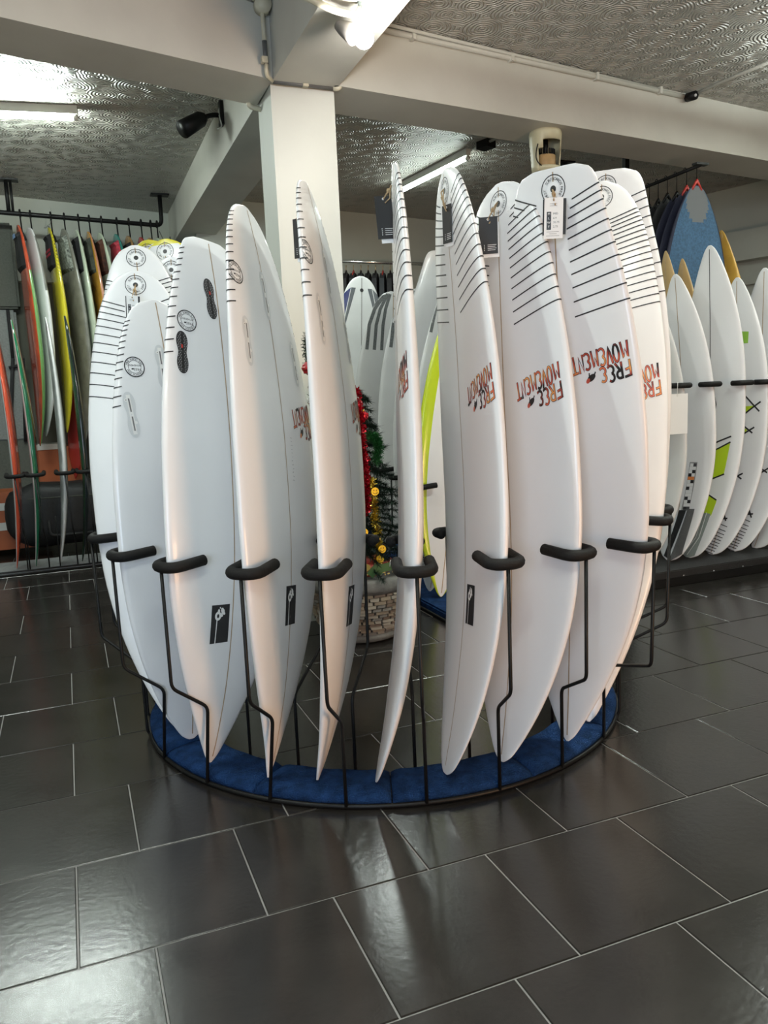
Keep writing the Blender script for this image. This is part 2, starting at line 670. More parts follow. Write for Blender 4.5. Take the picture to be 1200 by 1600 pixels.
def disc(cx, cy, rx, ry, n=20, rot=0.0):
    v = [(cx, cy)]
    for k in range(n):
        a = 2 * PI * k / n
        x, y = rx * math.cos(a), ry * math.sin(a)
        v.append((cx + x * math.cos(rot) - y * math.sin(rot), cy + x * math.sin(rot) + y * math.cos(rot)))
    return v, [(0, 1 + k, 1 + (k + 1) % n) for k in range(n)]


def annulus(r0, r1, n=40):
    v, f = [], []
    for k in range(n):
        a = 2 * PI * k / n
        v += [(r0 * math.cos(a), r0 * math.sin(a)), (r1 * math.cos(a), r1 * math.sin(a))]
        f.append((2 * k, 2 * k + 1, (2 * k + 3) % (2 * n), (2 * k + 2) % (2 * n)))
    return v, f


def rect(x0, y0, x1, y1, nx=4, ny=6):
    v = [(x0 + (x1 - x0) * i / nx, y0 + (y1 - y0) * j / ny) for j in range(ny + 1) for i in range(nx + 1)]
    f = [(j * (nx + 1) + i, j * (nx + 1) + i + 1, (j + 1) * (nx + 1) + i + 1, (j + 1) * (nx + 1) + i) for j in range(ny) for i in range(nx)]
    return v, f


TXT = {}


def text2d(s, size=1.0, align='CENTER'):
    if s not in TXT:
        c = bpy.data.curves.new('t', 'FONT')
        c.body = s
        c.size = 1.0
        c.resolution_u = 2
        o = bpy.data.objects.new('t', c)
        COL.objects.link(o)
        bpy.context.view_layer.update()
        dg = bpy.context.evaluated_depsgraph_get()
        me = bpy.data.meshes.new_from_object(o.evaluated_get(dg))
        TXT[s] = ([tuple(v.co[:2]) for v in me.vertices], [tuple(p.vertices) for p in me.polygons])
        bpy.data.objects.remove(o)
        bpy.data.curves.remove(c)
        bpy.data.meshes.remove(me)
    v, f = TXT[s]
    if not v:
        return [], []
    xs = [p[0] for p in v]
    x0 = (min(xs) + max(xs)) / 2 if align == 'CENTER' else min(xs)
    return [((x - x0) * size, y * size) for x, y in v], f


def ring_text(s, r, size, a0, step, inward=False):
    parts = []
    for i, ch in enumerate(s):
        if ch == ' ':
            continue
        v, f = text2d(ch, size)
        a = a0 - i * step if not inward else a0 + i * step
        q = a - PI / 2 if not inward else a + PI / 2
        cx, cy = r * math.cos(a), r * math.sin(a)
        dy = -.35 * size
        parts.append(([(cx + x * math.cos(q) - (y + dy) * math.sin(q), cy + x * math.sin(q) + (y + dy) * math.cos(q)) for x, y in v], f))
    return join_data(parts)


def arc(cx, cy, rx, ry, a0, a1, n=8):
    return [(cx + rx * math.cos(math.radians(a)), cy + ry * math.sin(math.radians(a))) for a in np.linspace(a0, a1, n)]


GLY = {'F': [[(0, 0), (.05, 1)], [(.03, 1), (.6, 1.05)], [(0, .5), (.45, .55)]],
       'R': [[(0, 0), (.04, 1)], [(.04, 1)] + arc(.3, .76, .28, .25, 90, -90) + [(.05, .5)], [(.2, .5), (.6, -.02)]],
       'E': [arc(.32, .76, .30, .26, 50, 250, 9) + arc(.34, .25, .34, .27, 110, 310, 9)],
       'M': [[(0, 0), (.1, 1), (.33, .45), (.55, 1), (.68, 0)]],
       'O': [arc(.3, .5, .29, .5, 90, 450, 16)],
       'V': [[(0, 1), (.28, 0), (.58, 1.02)]],
       'N': [[(0, 0), (.04, 1), (.48, .05), (.52, 1.02)]],
       'T': [[(0, 1), (.6, 1.03)], [(.3, 1), (.32, 0)]]}


def lettering():
    """FREE over MOVEMENT, hand-drawn brush strokes; unit: letter height 1; origin at the start of the upper line's foot"""
    out, fill = [], []
    rnd = random.Random(3)

    def put(word, x, y, hts, adv):
        for i, ch in enumerate(word):
            h = hts * rnd.uniform(.92, 1.1)
            for st in GLY[ch]:
                P = [(x + px * .78, y + py * h) for px, py in st]
                if len(P) < 4:
                    P = [tuple(np.array(P[k]) * (1 - t) + np.array(P[k + 1]) * t) for k in range(len(P) - 1) for t in (0, .33, .67)] + [P[-1]]
                out.append(ribbon(P, .19))
                fill.append(ribbon(P, .12))
            x += adv * (1.25 if ch == 'M' else 1.0)
            y += rnd.uniform(-.02, .05) - .015
        return x
    put('FREE', 0.0, 1.22, 1.0, .68)
    put('MOVEMENT', -.05, -.05, 1.05, .60)
    return join_data(out), join_data(fill)


LET = lettering()


def blob_shape():
    """the dark little smear-like figure printed beside the word FREE"""
    a = disc(0, 0, .48, .24, 16, .3)
    b = disc(.38, .16, .24, .17, 12, .5)
    c = ribbon([(-.3, -.1), (-.5, -.32)], .12)
    d = ribbon([(.2, -.1), (.15, -.36)], .12)
    return join_data([a, c, d]), b


def brand(bd, root, x0, a0, h, side, w):
    """the upside-down two line lettering; x0,a0 = board position where the first letter of the upper word starts (its foot)"""
    (ov, of), (fv, ff) = LET
    k = w / 5.35
    ky = h / 2.35
    sh = lambda vs: [(x * k - y * ky * .16, (y - 1.22) * ky + x * k * .26) for x, y in vs]
    o = bd.decal('lettering', sh(ov), of, BLACK, root, x0, a0, side, PI, .0007)
    f = bd.decal('lettering_fill', sh(fv), ff, FLAME, o, x0, a0, side, PI, .0012)
    (bv, bf), (cv, cf) = blob_shape()
    mv = lambda vs: sh([(x * .85 + 3.35, y * .9 + 1.62) for x, y in vs])
    b = bd.decal('lettering_mark', mv(bv), bf, BLACK, o, x0, a0, side, PI, .0008)
    b = bd.decal('lettering_mark', mv(cv), cf, FLAME, o, x0, a0, side, PI, .0012)


def round_logo(bd, root, x, a, r, side, rot=0.0):
    parts = [annulus(r * .90, r), annulus(r * .60, r * .64)]
    parts.append(ring_text('HAND SHAPED SURF', r * .77, r * .27, math.radians(160), math.radians(9.3)))
    parts.append(ring_text('FREE MOVEMENT', r * .77, r * .27, math.radians(205), math.radians(10.5), True))
    for s, sz, dy, dx in (('FREE', .34, -.34, .20), ('MOVEMENT', .25, .02, 0)):
        v, f = text2d(s, r * sz)
        # the small middle lines stand on their head, like the large lettering
        parts.append(([(-px + dx * r, -py + r * (dy + .22)) for px, py in v], f))
    parts.append(disc(-r * .22, -r * .2, r * .12, r * .07))
    v, f = join_data(parts)
    bd.decal('logo_ground', *disc(0, 0, r, r, 28), mat('logo_white', (.86, .86, .86), .35), root, x, a, side, rot, .0006)
    return bd.decal('round_logo', v, f, BLACK, root, x, a, side, rot, .0010)


def plug_logo(bd, root, x, a, r, side=1):
    v, f = join_data([annulus(r * .93, r), ring_text('SURFBOARDS', r * .70, r * .30, math.radians(142), math.radians(13.5)),
                      ring_text('FREE', r * .70, r * .28, math.radians(0), math.radians(13)),
                      ring_text('WEST', r * .70, r * .28, math.radians(222), math.radians(13)),
                      ring_text('WAVE', r * .70, r * .28, math.radians(288), math.radians(13))])
    lg = bd.decal('plug_logo', v, f, BLACK, root, x, a, side, 0, .0009)
    bd.decal('plug_ring', *disc(0, 0, r * .50, r * .50), mat('logo_white', (.86, .86, .86), .35), lg, x, a, side, 0, .0009)
    bd.decal('plug_cup', *disc(0, 0, r * .24, r * .24), mat('plug_dark', (.03, .03, .03), .4), lg, x, a, side, 0, .0013)
    return lg


def sticker(bd, root, x, a, side, w=.075, h=.128, rot=0.0):
    o = bd.decal('sticker', *rect(-w / 2, -h / 2, w / 2, h / 2), BLACK, root, x, a, side, rot, .0009)
    sx, sy = w / 2, h / 2
    P = [ribbon([(-.45 * sx, -sy), (-.42 * sx, -.4 * sy), (-.38 * sx, .22 * sy)], w * .05, False)]
    P.append(ribbon(arc(-.28 * sx, .42 * sy, .24 * sx, .17 * sy, 0, 360, 14), w * .11, False))
    P.append(disc(-.22 * sx, .66 * sy, .13 * sx, .12 * sy, 10))
    P.append(disc(.22 * sx, .66 * sy, .20 * sx, .2 * sy, 7, .4))
    P.append(disc(.06 * sx, .46 * sy, .16 * sx, .13 * sy, 7, .9))
    P.append(disc(.38 * sx, .52 * sy, .13 * sx, .07 * sy, 8))
    P.append(disc(-.08 * sx, .84 * sy, .06 * sx, .05 * sy, 8))
    bd.decal('sticker_emblem', *join_data(P), mat('sticker_white', (.78, .78, .76), .4), o, x, a, side, rot, .0015)
    return o


def fin_box(bd, root, x, a, rot, black, side=-1, L=.145):
    r = L * .155
    pts = []
    ol = []
    for k in range(40):
        t = 2 * PI * k / 40
        y = math.sin(t) * (L / 2)
        wd = r * (1 - .32 * math.exp(-(y / (L * .16)) ** 2)) * (max(1e-3, 1 - abs(2 * y / L) ** 4)) ** .5
        ol.append((math.copysign(wd, math.cos(t)) if abs(math.cos(t)) > 1e-6 else 0.0, y))
    v = [(0, 0)] + ol
    f = [(0, 1 + k, 1 + (k + 1) % 40) for k in range(40)]
    if black:
        o = bd.decal('fin_box', v, f, mat('fin_black', (.02, .02, .022), .35), root, x, a, side, rot, .0010)
        dots = []
        for j in range(22):
            for i in (-2, -1, 1, 2):
                dx, dy = i * r * .34 + (j % 2) * r * .12, (j - 10.5) * L * .042
                wd = r * (1 - .32 * math.exp(-(dy / (L * .16)) ** 2)) * (max(1e-3, 1 - abs(2 * dy / L) ** 4)) ** .5
                if abs(dx) < wd * .88:
                    dots.append(disc(dx, dy, r * .08, r * .08, 5))
        bd.decal('fin_weave', *join_data(dots), mat('fin_grey', (.35, .35, .35), .4), o, x, a, side, rot, .0014)
        sl = join_data([ribbon([(0, -L * .36), (0, -L * .03)], L * .05), ribbon([(0, L * .06), (0, L * .40)], L * .05)])
        bd.decal('fin_slot', *sl, mat('slot_black', (.003, .003, .003), .6), o, x, a, side, rot, .0015)
        bd.decal('fin_pin', *rect(-.003, -.006, .003, .006, 1, 1), mat('fin_red', (.5, .03, .02), .4), o, x, a + .02, side, rot, .0018)
    else:
        h = bd.decal('fin_halo', [(p[0] * 1.0, p[1] * 1.12) for p in v], f, mat('resin_shadow_halo', (.64, .65, .65), .28), root, x, a, side, rot, .0007)  # resin halo, its grey darkened to paint the shadow round the plate
        V, F_ = join_data([ribbon([(0, -L * .44), (0, L * .44)], L * .10), disc(-L * .06, L * .36, L * .05, L * .04, 12), disc(L * .06, -L * .20, L * .05, L * .04, 12)])
        o = bd.decal('fin_box', V, F_, PLASTIC, root, x, a, side, rot, .0016)
        sl = join_data([ribbon([(0, -L * .38), (0, -L * .06)], L * .035), ribbon([(0, L * .08), (0, L * .38)], L * .035), disc(-L * .07, L * .36, L * .014, L * .014, 8)])
        bd.decal('fin_slot', *sl, mat('slot_grey', (.16, .15, .15), .5), o, x, a, side, rot, .0022)
    return o


def script_mark(bd, root, x, a, side, n=9, k=.011, rot=PI / 2):
    """pencil note beside the stringer, illegible scribble"""
    rnd = random.Random(int(a * 1000))
    P = []
    for i in range(n):
        b = [(i * k + rnd.uniform(-.3, .3) * k * .5, rnd.uniform(-.5, .6) * k) for _ in range(4)]
        P.append(ribbon(b, .0011))
    return bd.decal('pencil_note', *join_data(P), mat('pencil', (.22, .22, .23), .6), root, x, a, side, rot, .0009)


# ------------------------------------------------------------------ the round rack with its white boards
RC = np.array([1.27, 1.267])


def pol(r, az, z=0.0):
    a = math.radians(az)
    return np.array([RC[0] + r * math.cos(a), RC[1] + r * math.sin(a), z])


rack = thing('surfboard_rack', 'black wire arc rack with blue carpet pads holding the white boards in front', 'rack', (RC[0], RC[1], 0))
ro = np.array([RC[0], RC[1], 0.0])
cuts = [136, 165, 194, 222.5, 250, 279, 307, 333.5]
for a0, a1 in zip(cuts[:-1], cuts[1:]):
    v, f = [], []
    na, prof = 26, [(.800, .014), (.797, .034), (.806, .046), (.84, .050), (.90, .052), (.95, .048), (.974, .040), (.981, .028), (.978, .014)]
    rnd = random.Random(int(a0))
    ph = rnd.uniform(0, 6)
    for i in range(na):
        a = a0 + .12 + (a1 - a0 - .24) * i / (na - 1)
        e = min(i, na - 1 - i)
        dz = -.012 if e == 0 else (-.004 if e == 1 else 0)
        for r, z in prof:
            v.append(pol(r, a, z + (dz + .0012 * math.sin(i * .7 + ph + r * 30)) * (1 if z > .02 else 0)) - ro)
    n = len(prof)
    for i in range(na - 1):
        for k in range(n - 1):
            f.append((i * n + k, (i + 1) * n + k, (i + 1) * n + k + 1, i * n + k + 1))
    f += [tuple(range(n)), tuple(range((na - 1) * n, na * n))[::-1], ]
    f += [(i * n, i * n + n - 1, (i + 1) * n + n - 1, (i + 1) * n) for i in range(na - 1)]
    mesh_from('carpet_pad', v, f, [CARPET], rack, True)
for r in (.982, .790):
    tube('base_tube', [pol(r, a, .010) - ro for a in np.linspace(134, 335, 80)], .008, STEEL, rack)
for a in (135, 165, 194, 222.5, 250, 279, 307, 334.5):
    tube('cross_tube', [pol(.790, a, .006) - ro, pol(.982, a, .006) - ro], .006, STEEL, rack, 6)


def u_pad(bx, inward, side, gap, depth, rad, z, tilt=.0):
    """open U of padded rod; bx bottom point, inward unit vector towards the open end"""
    bx = np.array(bx)
    P = [bx + inward * depth - side * gap + np.array([0, 0, z + tilt]), bx + inward * .005 - side * gap + np.array([0, 0, z]),
         bx + inward * .005 + side * gap + np.array([0, 0, z]), bx + inward * depth + side * gap + np.array([0, 0, z + tilt])]
    return rounded(P, gap * .98, 9)


BD = {
    'b1': dict(nose=(0.415, 1.041, 0.060), tail=(0.430, 1.236, 1.670), az=202.7, W=0.486, nr=0.039, tr=0.060, g=0.72),
    'b2': dict(nose=(0.445, 0.811, 0.060), tail=(0.609, 1.080, 1.854), az=209.8, W=0.515, nr=0.147, tr=0.055, g=0.93),
    'b3': dict(nose=(0.601, 0.609, 0.060), tail=(0.719, 0.937, 1.941), az=231.1, W=0.577, nr=0.111, tr=0.062, g=1.18),
    'b4': dict(nose=(0.743, 0.519, 0.060), tail=(0.885, 0.767, 1.985), az=237.2, W=0.560, nr=0.139, tr=0.067, g=1.07),
    'b5': dict(nose=(0.913, 0.425, 0.060), tail=(1.123, 0.571, 2.003), az=250.7, W=0.520, nr=0.132, tr=0.023, g=0.74),
    'b6': dict(nose=(1.137, 0.376, 0.060), tail=(1.330, 0.630, 2.015), az=260.2, W=0.598, nr=0.145, tr=0.040, g=0.61),
    'b7': dict(nose=(1.342, 0.366, 0.060), tail=(1.482, 0.538, 1.959), az=279.2, W=0.597, nr=0.132, tr=-0.007, g=0.77),
    'b8': dict(nose=(1.627, 0.399, 0.060), tail=(1.531, 0.302, 1.948), az=294.0, W=0.548, nr=0.102, tr=0.018, g=0.92),
    'b9': dict(nose=(1.790, 0.501, 0.060), tail=(2.098, 0.821, 2.070), az=319.1, W=0.519, nr=0.096, tr=0.051, g=0.90),
    'b10': dict(nose=(2.040, 0.840, 0.060), tail=(2.162, 0.878, 2.131), az=311.7, W=0.55, nr=0.072, tr=0.044, g=0.6),
    'a1': dict(nose=(0.404, 1.130, 0.060), tail=(0.409, 1.681, 1.841), az=173.2, W=0.507, nr=0.060, tr=0.051, g=0.72, deck=-1),
    'a2': dict(nose=(0.438, 1.285, 0.060), tail=(0.446, 1.956, 1.995), az=171.8, W=0.469, nr=0.060, tr=0.050, g=0.98, deck=-1),
    'a3': dict(nose=(0.443, 1.568, 0.060), tail=(0.602, 1.965, 1.951), az=160.0, W=0.50, nr=0.06, tr=0.05, g=.9, deck=-1),
    'y2': dict(nose=(0.508, 1.707, 0.060), tail=(0.603, 2.147, 2.064), az=152.0, W=0.52, nr=0.06, tr=0.05, g=.9, deck=-1),
    'y1': dict(nose=(0.577, 1.809, 0.060), tail=(0.532, 2.307, 2.086), az=144.0, W=0.52, nr=0.06, tr=0.05, g=.9, deck=-1),
}
LAB = {
    'b1': 'short white surfboard, one white fin box showing, second from left in front rack',
    'b2': 'white surfboard with two black honeycomb fin boxes on its underside',
    'b3': 'white surfboard with white fin boxes seen half face-on, right of the black fin box board',
    'b4': 'narrow-looking white surfboard turned nearly edge-on, before the grey column',
    'b5': 'white surfboard seen straight edge-on in the middle of the front rack',
    'b6': 'white striped surfboard with peach-lit rail, first right of the edge-on board',
    'b7': 'white striped surfboard with round tail and hanging black card, second right of the edge-on board',
    'b8': 'white striped squash-tail surfboard with the white and black swing tag',
    'b9': 'white striped surfboard just behind the right rail of the squash-tail board',
    'b10': 'rearmost white striped surfboard at the right end of the front rack',
    'a1': 'leftmost white surfboard, deck with long black stripes and twine at its plug',
    'a2': 'white striped surfboard rising directly behind the leftmost striped board',
    'a3': 'plain white surfboard top peeking between the yellow rimmed board and black fin box board',
    'y1': 'surfboard with yellow rim, partly hidden behind the other yellow rimmed board',
    'y2': 'surfboard with yellow rim and round logo above the leftmost striped boards',
}
TK = {'b1': 'round', 'b2': 'squash', 'b3': 'round', 'b4': 'round', 'b5': 'round', 'b6': 'round', 'b7': 'round', 'b8': 'wide', 'b9': 'round', 'b10': 'wide'}
YELLOW = mat('yellow_board', (0.72, 0.66, 0.06), 0.3, coat=.3)
B, ROOTS = {}, {}
for k, d in BD.items():
    bd = Board(tailkind=TK.get(k, 'round'), **d)
    rt = thing('surfboard', LAB[k], 'surfboard', bd.n0, 0, 'white surfboards on the round rack')
    B[k], ROOTS[k] = bd, rt
    if k in ('y1', 'y2'):
        bd.body(rt, [WHITE, YELLOW], fmat=lambda s, t: 1 if abs(math.cos(t)) > .80 or s > .985 else 0)
    else:
        bd.body(rt, [WHITE])
    bd.stringer(rt)
    L = bd.L
    if k in ('b2', 'b3', 'b4', 'b5', 'b6', 'b7', 'b8', 'b9', 'b1', 'b10'):
        n = {'b8': 11, 'b9': 17, 'b10': 10}.get(k, 13)
        top = {'b8': .952, 'b9': .935, 'b10': .945, 'b7': .952, 'b1': .93}.get(k, .955)
        bot = {'b8': .775, 'b9': .76, 'b10': .76, 'b3': .78, 'b2': .745, 'b7': .765, 'b1': .74}.get(k, .765)
        t = np.linspace(0, 1, n)
        sl = top - (top - bot) * (t * .62 + t * t * .38)
        bd.stripes(rt, sl, [.24 + .0 * q if j > 2 else .40 - .06 * j for j, q in enumerate(t)] if k != 'b9' else [.2] * n)
    if k in ('a1', 'a2'):
        n = 12
        t = np.linspace(0, 1, n)
        top, bot = (.925, .715) if k == 'a1' else (.915, .75)
        bd.stripes(rt, top - (top - bot) * (t * .55 + t * t * .45), [.34 if j < 2 else .22 for j in range(n)])
    if k not in ('b2', 'b3', 'b4', 'b1'):
        plug_logo(bd, rt, 0, L - (.060 if k not in ('b6', 'b7') else .066), .042)


def hook_pair(az, bd=None):
    a = math.radians(az)
    out = np.array([math.cos(a), math.sin(a), 0.0])
    sd = np.array([-math.sin(a), math.cos(a), 0.0])
    zh = .785
    pads = []
    if bd is None:
        pads = [(pol(1.092, az, zh), -out, sd), (pol(.688, az, zh), out, sd)]
    else:
        for sgn in (1, -1):
            s = .4
            for _ in range(12):
                p = bd.n0 + bd.pth(s, 0 if sgn > 0 else PI)
                s += (zh - p[2]) / bd.L
            w = bd.w * sgn
            w = np.array([w[0], w[1], 0]) / np.hypot(w[0], w[1])
            pads.append((p + w * .024, -w, np.array([-w[1], w[0], 0])))
    end = az > 312 or az < 185
    for idx, (pb, inw, side) in enumerate(pads):
        r0, rb, f0 = (.988, 1.078, 1) if idx == 0 else (.787, .700, 0)
        top = pb.copy()
        top[2] = zh - .008
        knee = pol(r0, az, .292)
        low = pol(r0, az, .012)
        up2 = top.copy()
        up2[2] = .388
        k2 = up2 * .92 + np.array([*pol(rb, az, .388)]) * .08
        if bd is not None and idx == 0 and az < 252:
            cam_side = np.array([-math.sin(a), math.cos(a), 0.0]) if az > 185 else np.array([math.sin(a), -math.cos(a), 0.0])
            for pt, lim in ((k2, .075), (knee, .075)):
                for _ in range(30):
                    q = pt - bd.n0
                    aa, xx, yy = q @ bd.ea, q @ bd.w, q @ bd.nn
                    s_ = min(max(aa / bd.L, 0), 1)
                    if abs(xx) > float(bd.hw(s_)) + .012 or abs(yy - float(bd.rock(s_))) > float(bd.tt(s_)) + .011:
                        break
                    pt += cam_side * .003
        P = [low, knee, k2, top]
        if end and idx == 0:
            P = [pol(.93, az, .008), pol(.995, az, .008), pol(.995, az, .292), k2, top]
        rod = tube('hook_rod', [p - ro for p in rounded(P, .022)], .0058, STEEL, rack)
        q = u_pad([pb[0], pb[1], 0], inw, side, .050, .130 if idx == 0 else .10, .017, zh, .006)
        tube('foam_grip', [p - ro for p in q], .0178 if idx == 0 else .0165, FOAM, rod, 12)


HK = {'b1': 194, 'b2': 211, 'b3': 226.5, 'b4': 241.5, 'b5': 256.3, 'b6': 270.8, 'b7': 286.5, 'b8': 303.5, 'b9': 317.5, 'b10': 330.5,
      'a1': 179, 'a2': 168.5, 'a3': 160, 'y2': 150, 'y1': 141}
for k, az in HK.items():
    hook_pair(az, B[k])

# lettering, stickers, fin boxes, logos
for k, x0, a0, w, h in (('b8', .220, 1.312, .200, .104), ('b7', .245, 1.240, .200, .108), ('b6', .268, 1.235, .20, .106), ('b5', .22, 1.285, .2, .108),
                        ('b9', .215, 1.285, .20, .118), ('b10', .215, 1.285, .20, .118)):
    brand(B[k], ROOTS[k], x0, a0, h, 1, w)
for k, x0, a0, w, h in (('b3', -.272, 1.205, .21, .115), ('b4', -.262, 1.21, .2, .115)):
    brand(B[k], ROOTS[k], x0, a0, h, -1, w)
sticker(B['b2'], ROOTS['b2'], .052, .49, -1)
sticker(B['b3'], ROOTS['b3'], .000, .565, -1)
sticker(B['b4'], ROOTS['b4'], .006, .57, -1)
sticker(B['b6'], ROOTS['b6'], .062, .555, 1)
sticker(B['b1'], ROOTS['b1'], -.10, .46, -1)
fin_box(B['b2'], ROOTS['b2'], .030, 1.600, .05, True)
fin_box(B['b2'], ROOTS['b2'], .168, 1.388, -.06, True)
fin_box(B['b1'], ROOTS['b1'], .158, 1.195, .08, False)
fin_box(B['b1'], ROOTS['b1'], .02, 1.37, .0, False)
fin_box(B['b3'], ROOTS['b3'], .004, 1.60, .0, False, L=.15)
fin_box(B['b3'], ROOTS['b3'], .180, 1.405, -.05, False)
fin_box(B['b3'], ROOTS['b3'], -.165, 1.40, .06, False)
fin_box(B['b4'], ROOTS['b4'], .002, 1.64, .0, False, L=.15)
fin_box(B['b4'], ROOTS['b4'], -.165, 1.46, .06, False)
fin_box(B['b4'], ROOTS['b4'], .165, 1.46, -.06, False)
round_logo(B['b2'], ROOTS['b2'], .138, 1.500, .037, -1)
round_logo(B['b1'], ROOTS['b1'], .124, 1.365, .037, -1)
round_logo(B['b3'], ROOTS['b3'], .185, 1.625, .037, -1)
round_logo(B['b4'], ROOTS['b4'], .185, 1.66, .037, -1)
script_mark(B['b2'], ROOTS['b2'], -.03, 1.27, -1)
script_mark(B['b2'], ROOTS['b2'], -.02, 1.00, -1, 14, .012)
script_mark(B['b3'], ROOTS['b3'], -.05, .98, -1, 12, .013)

# ---------------------------------------------------------------- swing tags
CARDB = mat('black_card', (.015, .015, .016), .6)
CARDW = mat('white_card', (.80, .80, .79), .6)


def swing_tag(k, centre, naz, w, h, label, white_front=False, tilt=0.0, white_peek=True):
    bd = B[k]
    hook = bd.world(0, bd.L - .062, 1, .004)
    c = np.array(centre, float)
    a = math.radians(naz)
    nrm = np.array([math.cos(a), math.sin(a), 0])
    rt_ = np.array([-math.sin(a), math.cos(a), 0])   # to the viewer's right
    up = np.array([0, 0, 1.0]) * math.cos(tilt) + rt_ * math.sin(tilt)
    rr = np.cross(up, nrm)
    root = thing('swing_tag', label, 'tag', c - np.array([0, 0, h / 2]), 0, 'swing tags on the white boards')
    base = np.array(root.location)

    def card(name, cx, cy, ww, hh, off, m):
        v = [c + rr * (cx + sx * ww / 2) + up * (cy + sy * hh / 2) + nrm * (off + sz) - base for sz in (0, .0008) for sy in (-1, 1) for sx in (-1, 1)]
        return mesh_from(name, v, [(0, 2, 3, 1), (4, 5, 7, 6), (0, 1, 5, 4), (1, 3, 7, 5), (3, 2, 6, 7), (2, 0, 4, 6)], [m], root)

    def prt(name, parts, m, off, par):
        v, f = join_data(parts)
        return mesh_from(name, [c + rr * x + up * y + nrm * off - base for x, y in v], f, [m], par)
    if white_front:
        b_ = card('black_card', .002, .004, w * 1.14, h * .88, -.002, CARDB)
        f_ = card('white_card', 0, 0, w * .92, h, .0005, CARDW)
        prt('label_block', [rect(-w * .34, -h * .28, -w * .12, h * .16, 1, 4)], BLACK, .0017, f_)
        tx = []
        for i, (s1, s2) in enumerate((('M', 'MID'), ('L', '6.4'), ('W', '20.75'), ('T', '2.75'))):
            y = h * (.085 - .105 * i)
            v, f = text2d(s2, h * .072, 'LEFT')
            tx.append(([(x - w * .02, yy + y) for x, yy in v], f))
        for y, l in ((.30, .2), (.35, .2), (-.33, .34), (-.38, .2), (-.43, .36)):
            tx.append(ribbon([(-w * l, h * y), (w * l * .8, h * y)], h * .008, False))
        prt('label_print', tx, mat('print_grey', (.12, .12, .12), .6), .0018, f_)
        ww = []
        for i, s1 in enumerate(('M', 'L', 'W', 'T')):
            v, f = text2d(s1, h * .08)
            ww.append(([(x - w * .23, yy + h * (.08 - .105 * i)) for x, yy in v], f))
        prt('label_initials', ww, CARDW, .0020, f_)
    else:
        f_ = card('black_card', 0, 0, w, h, .0005, CARDB)
        if white_peek:
            card('white_card', w * .14, -h * .12, w * .85, h * .95, -.003, CARDW)
        pts = [ribbon([(-w * .05, y), (w * (.42 - .05 * (i % 2)), y)], h * .012, False) for i, y in enumerate(np.linspace(-h * .26, -h * .40, 4))]
        pts += [disc(-w * .22, y, h * .012, h * .012, 8) for y in np.linspace(-h * .26, -h * .40, 4)]
        pts += [disc(0, h * .43, .004, .004, 10)]
        prt('label_print', pts, CARDW, .0017, f_)
    top = c + up * h * .42
    mid = (hook + top) / 2 + nrm * .012
    t1 = tube_data([hook, hook * .6 + mid * .4 + nrm * .008, mid, top + nrm * .004], .0024, 5)
    t2 = tube_data([hook, mid + rr * .006, mid + rr * .004 - up * .02, top + rr * .004 + nrm * .005 - up * .012], .0022, 5)
    kn = tube_data([mid - up * .006, mid + up * .002, mid + up * .008], [.003, .0055, .003], 6)
    v, f = join_data([t1, t2, kn])
    mesh_from('twine', [np.array(q) - base for q in v], f, [TWINE], root, True)
    return root


def at_d(x, y, D):
    return CAM + ray(x, y) * D


def depth_of(k):
    q = B[k].world(0, B[k].L - .12, 1, .02)
    return float((ROT @ (q - CAM))[2])


swing_tag('b5', at_d(601, 340, depth_of('b5') - .00), 262, .055, .130, 'black swing tag jutting out left of the edge-on board', tilt=-.06)
swing_tag('b6', at_d(699, 350, depth_of('b6') - .03), 190, .050, .120, 'narrow black swing tag turned edgewise on the first striped board right of middle')
swing_tag('b7', at_d(763, 368, depth_of('b7') - .03), 235, .060, .115, 'black swing tag on the round-tailed striped board')
swing_tag('b8', at_d(865, 341, depth_of('b8') - .03), 236, .060, .118, 'white printed swing tag over black card on the squash-tail board', True, .03)
swing_tag('a1', at_d(207, 482, depth_of('a1') - .085), 265, .048, .100, 'white swing tag half hidden behind the short white board', True, .05)
swing_tag('b4', at_d(467, 372, depth_of('b4') - .0), 205, .05, .125, 'black swing tag seen edgewise before the grey column')

# ------------------------------------------------------------------ christmas tree in its stone planter
PC = np.array([1.50, 2.15])
pot = thing('stone_planter', 'round planter clad in small split stones under the Christmas tree', 'planter', (PC[0], PC[1], 0))
pot.scale = (1.18, 1.18, .92)
STONES = [mat('split_stone_%s' % n, c, .8, var=.3, vscale=40, bump=.4, bscale=60) for n, c in
          (('sand', (.34, .27, .19)), ('grey', (.23, .21, .18)), ('brown', (.20, .14, .10)), ('pale', (.42, .37, .29)))]
lathe('core', [(.12, .02), (.16, .03), (.20, .10), (.225, .20), (.232, .30), (.22, .31), (.0, .31)], mat('planter_core', (.05, .045, .04), .9), pot)
lathe('rim', [(.228, .30), (.243, .305), (.25, .33), (.25, .37), (.238, .385), (.20, .385), (.19, .33)], mat('planter_rim', (.17, .165, .15), .8, var=.25, vscale=20, bump=.4, bscale=50), pot)
lathe('foot', [(.0, 0), (.15, 0), (.18, .015), (.19, .05), (.165, .07), (.0, .07)], mat('planter_rim', (.2, .2, .2)), pot)
sm = []
for m in STONES:
    v, f = box_data(-.5, -.5, -.5, .5, .5, .5)
    v = [(x * random.uniform(.86, 1.05), y * random.uniform(.85, 1.1), z * random.uniform(.8, 1.05)) for x, y, z in v]
    me = bpy.data.meshes.new('stone')
    me.from_pydata(v, [], f)
    me.materials.append(m)
    sm.append(me)
rnd = random.Random(5)
z, cnt = .055, 0
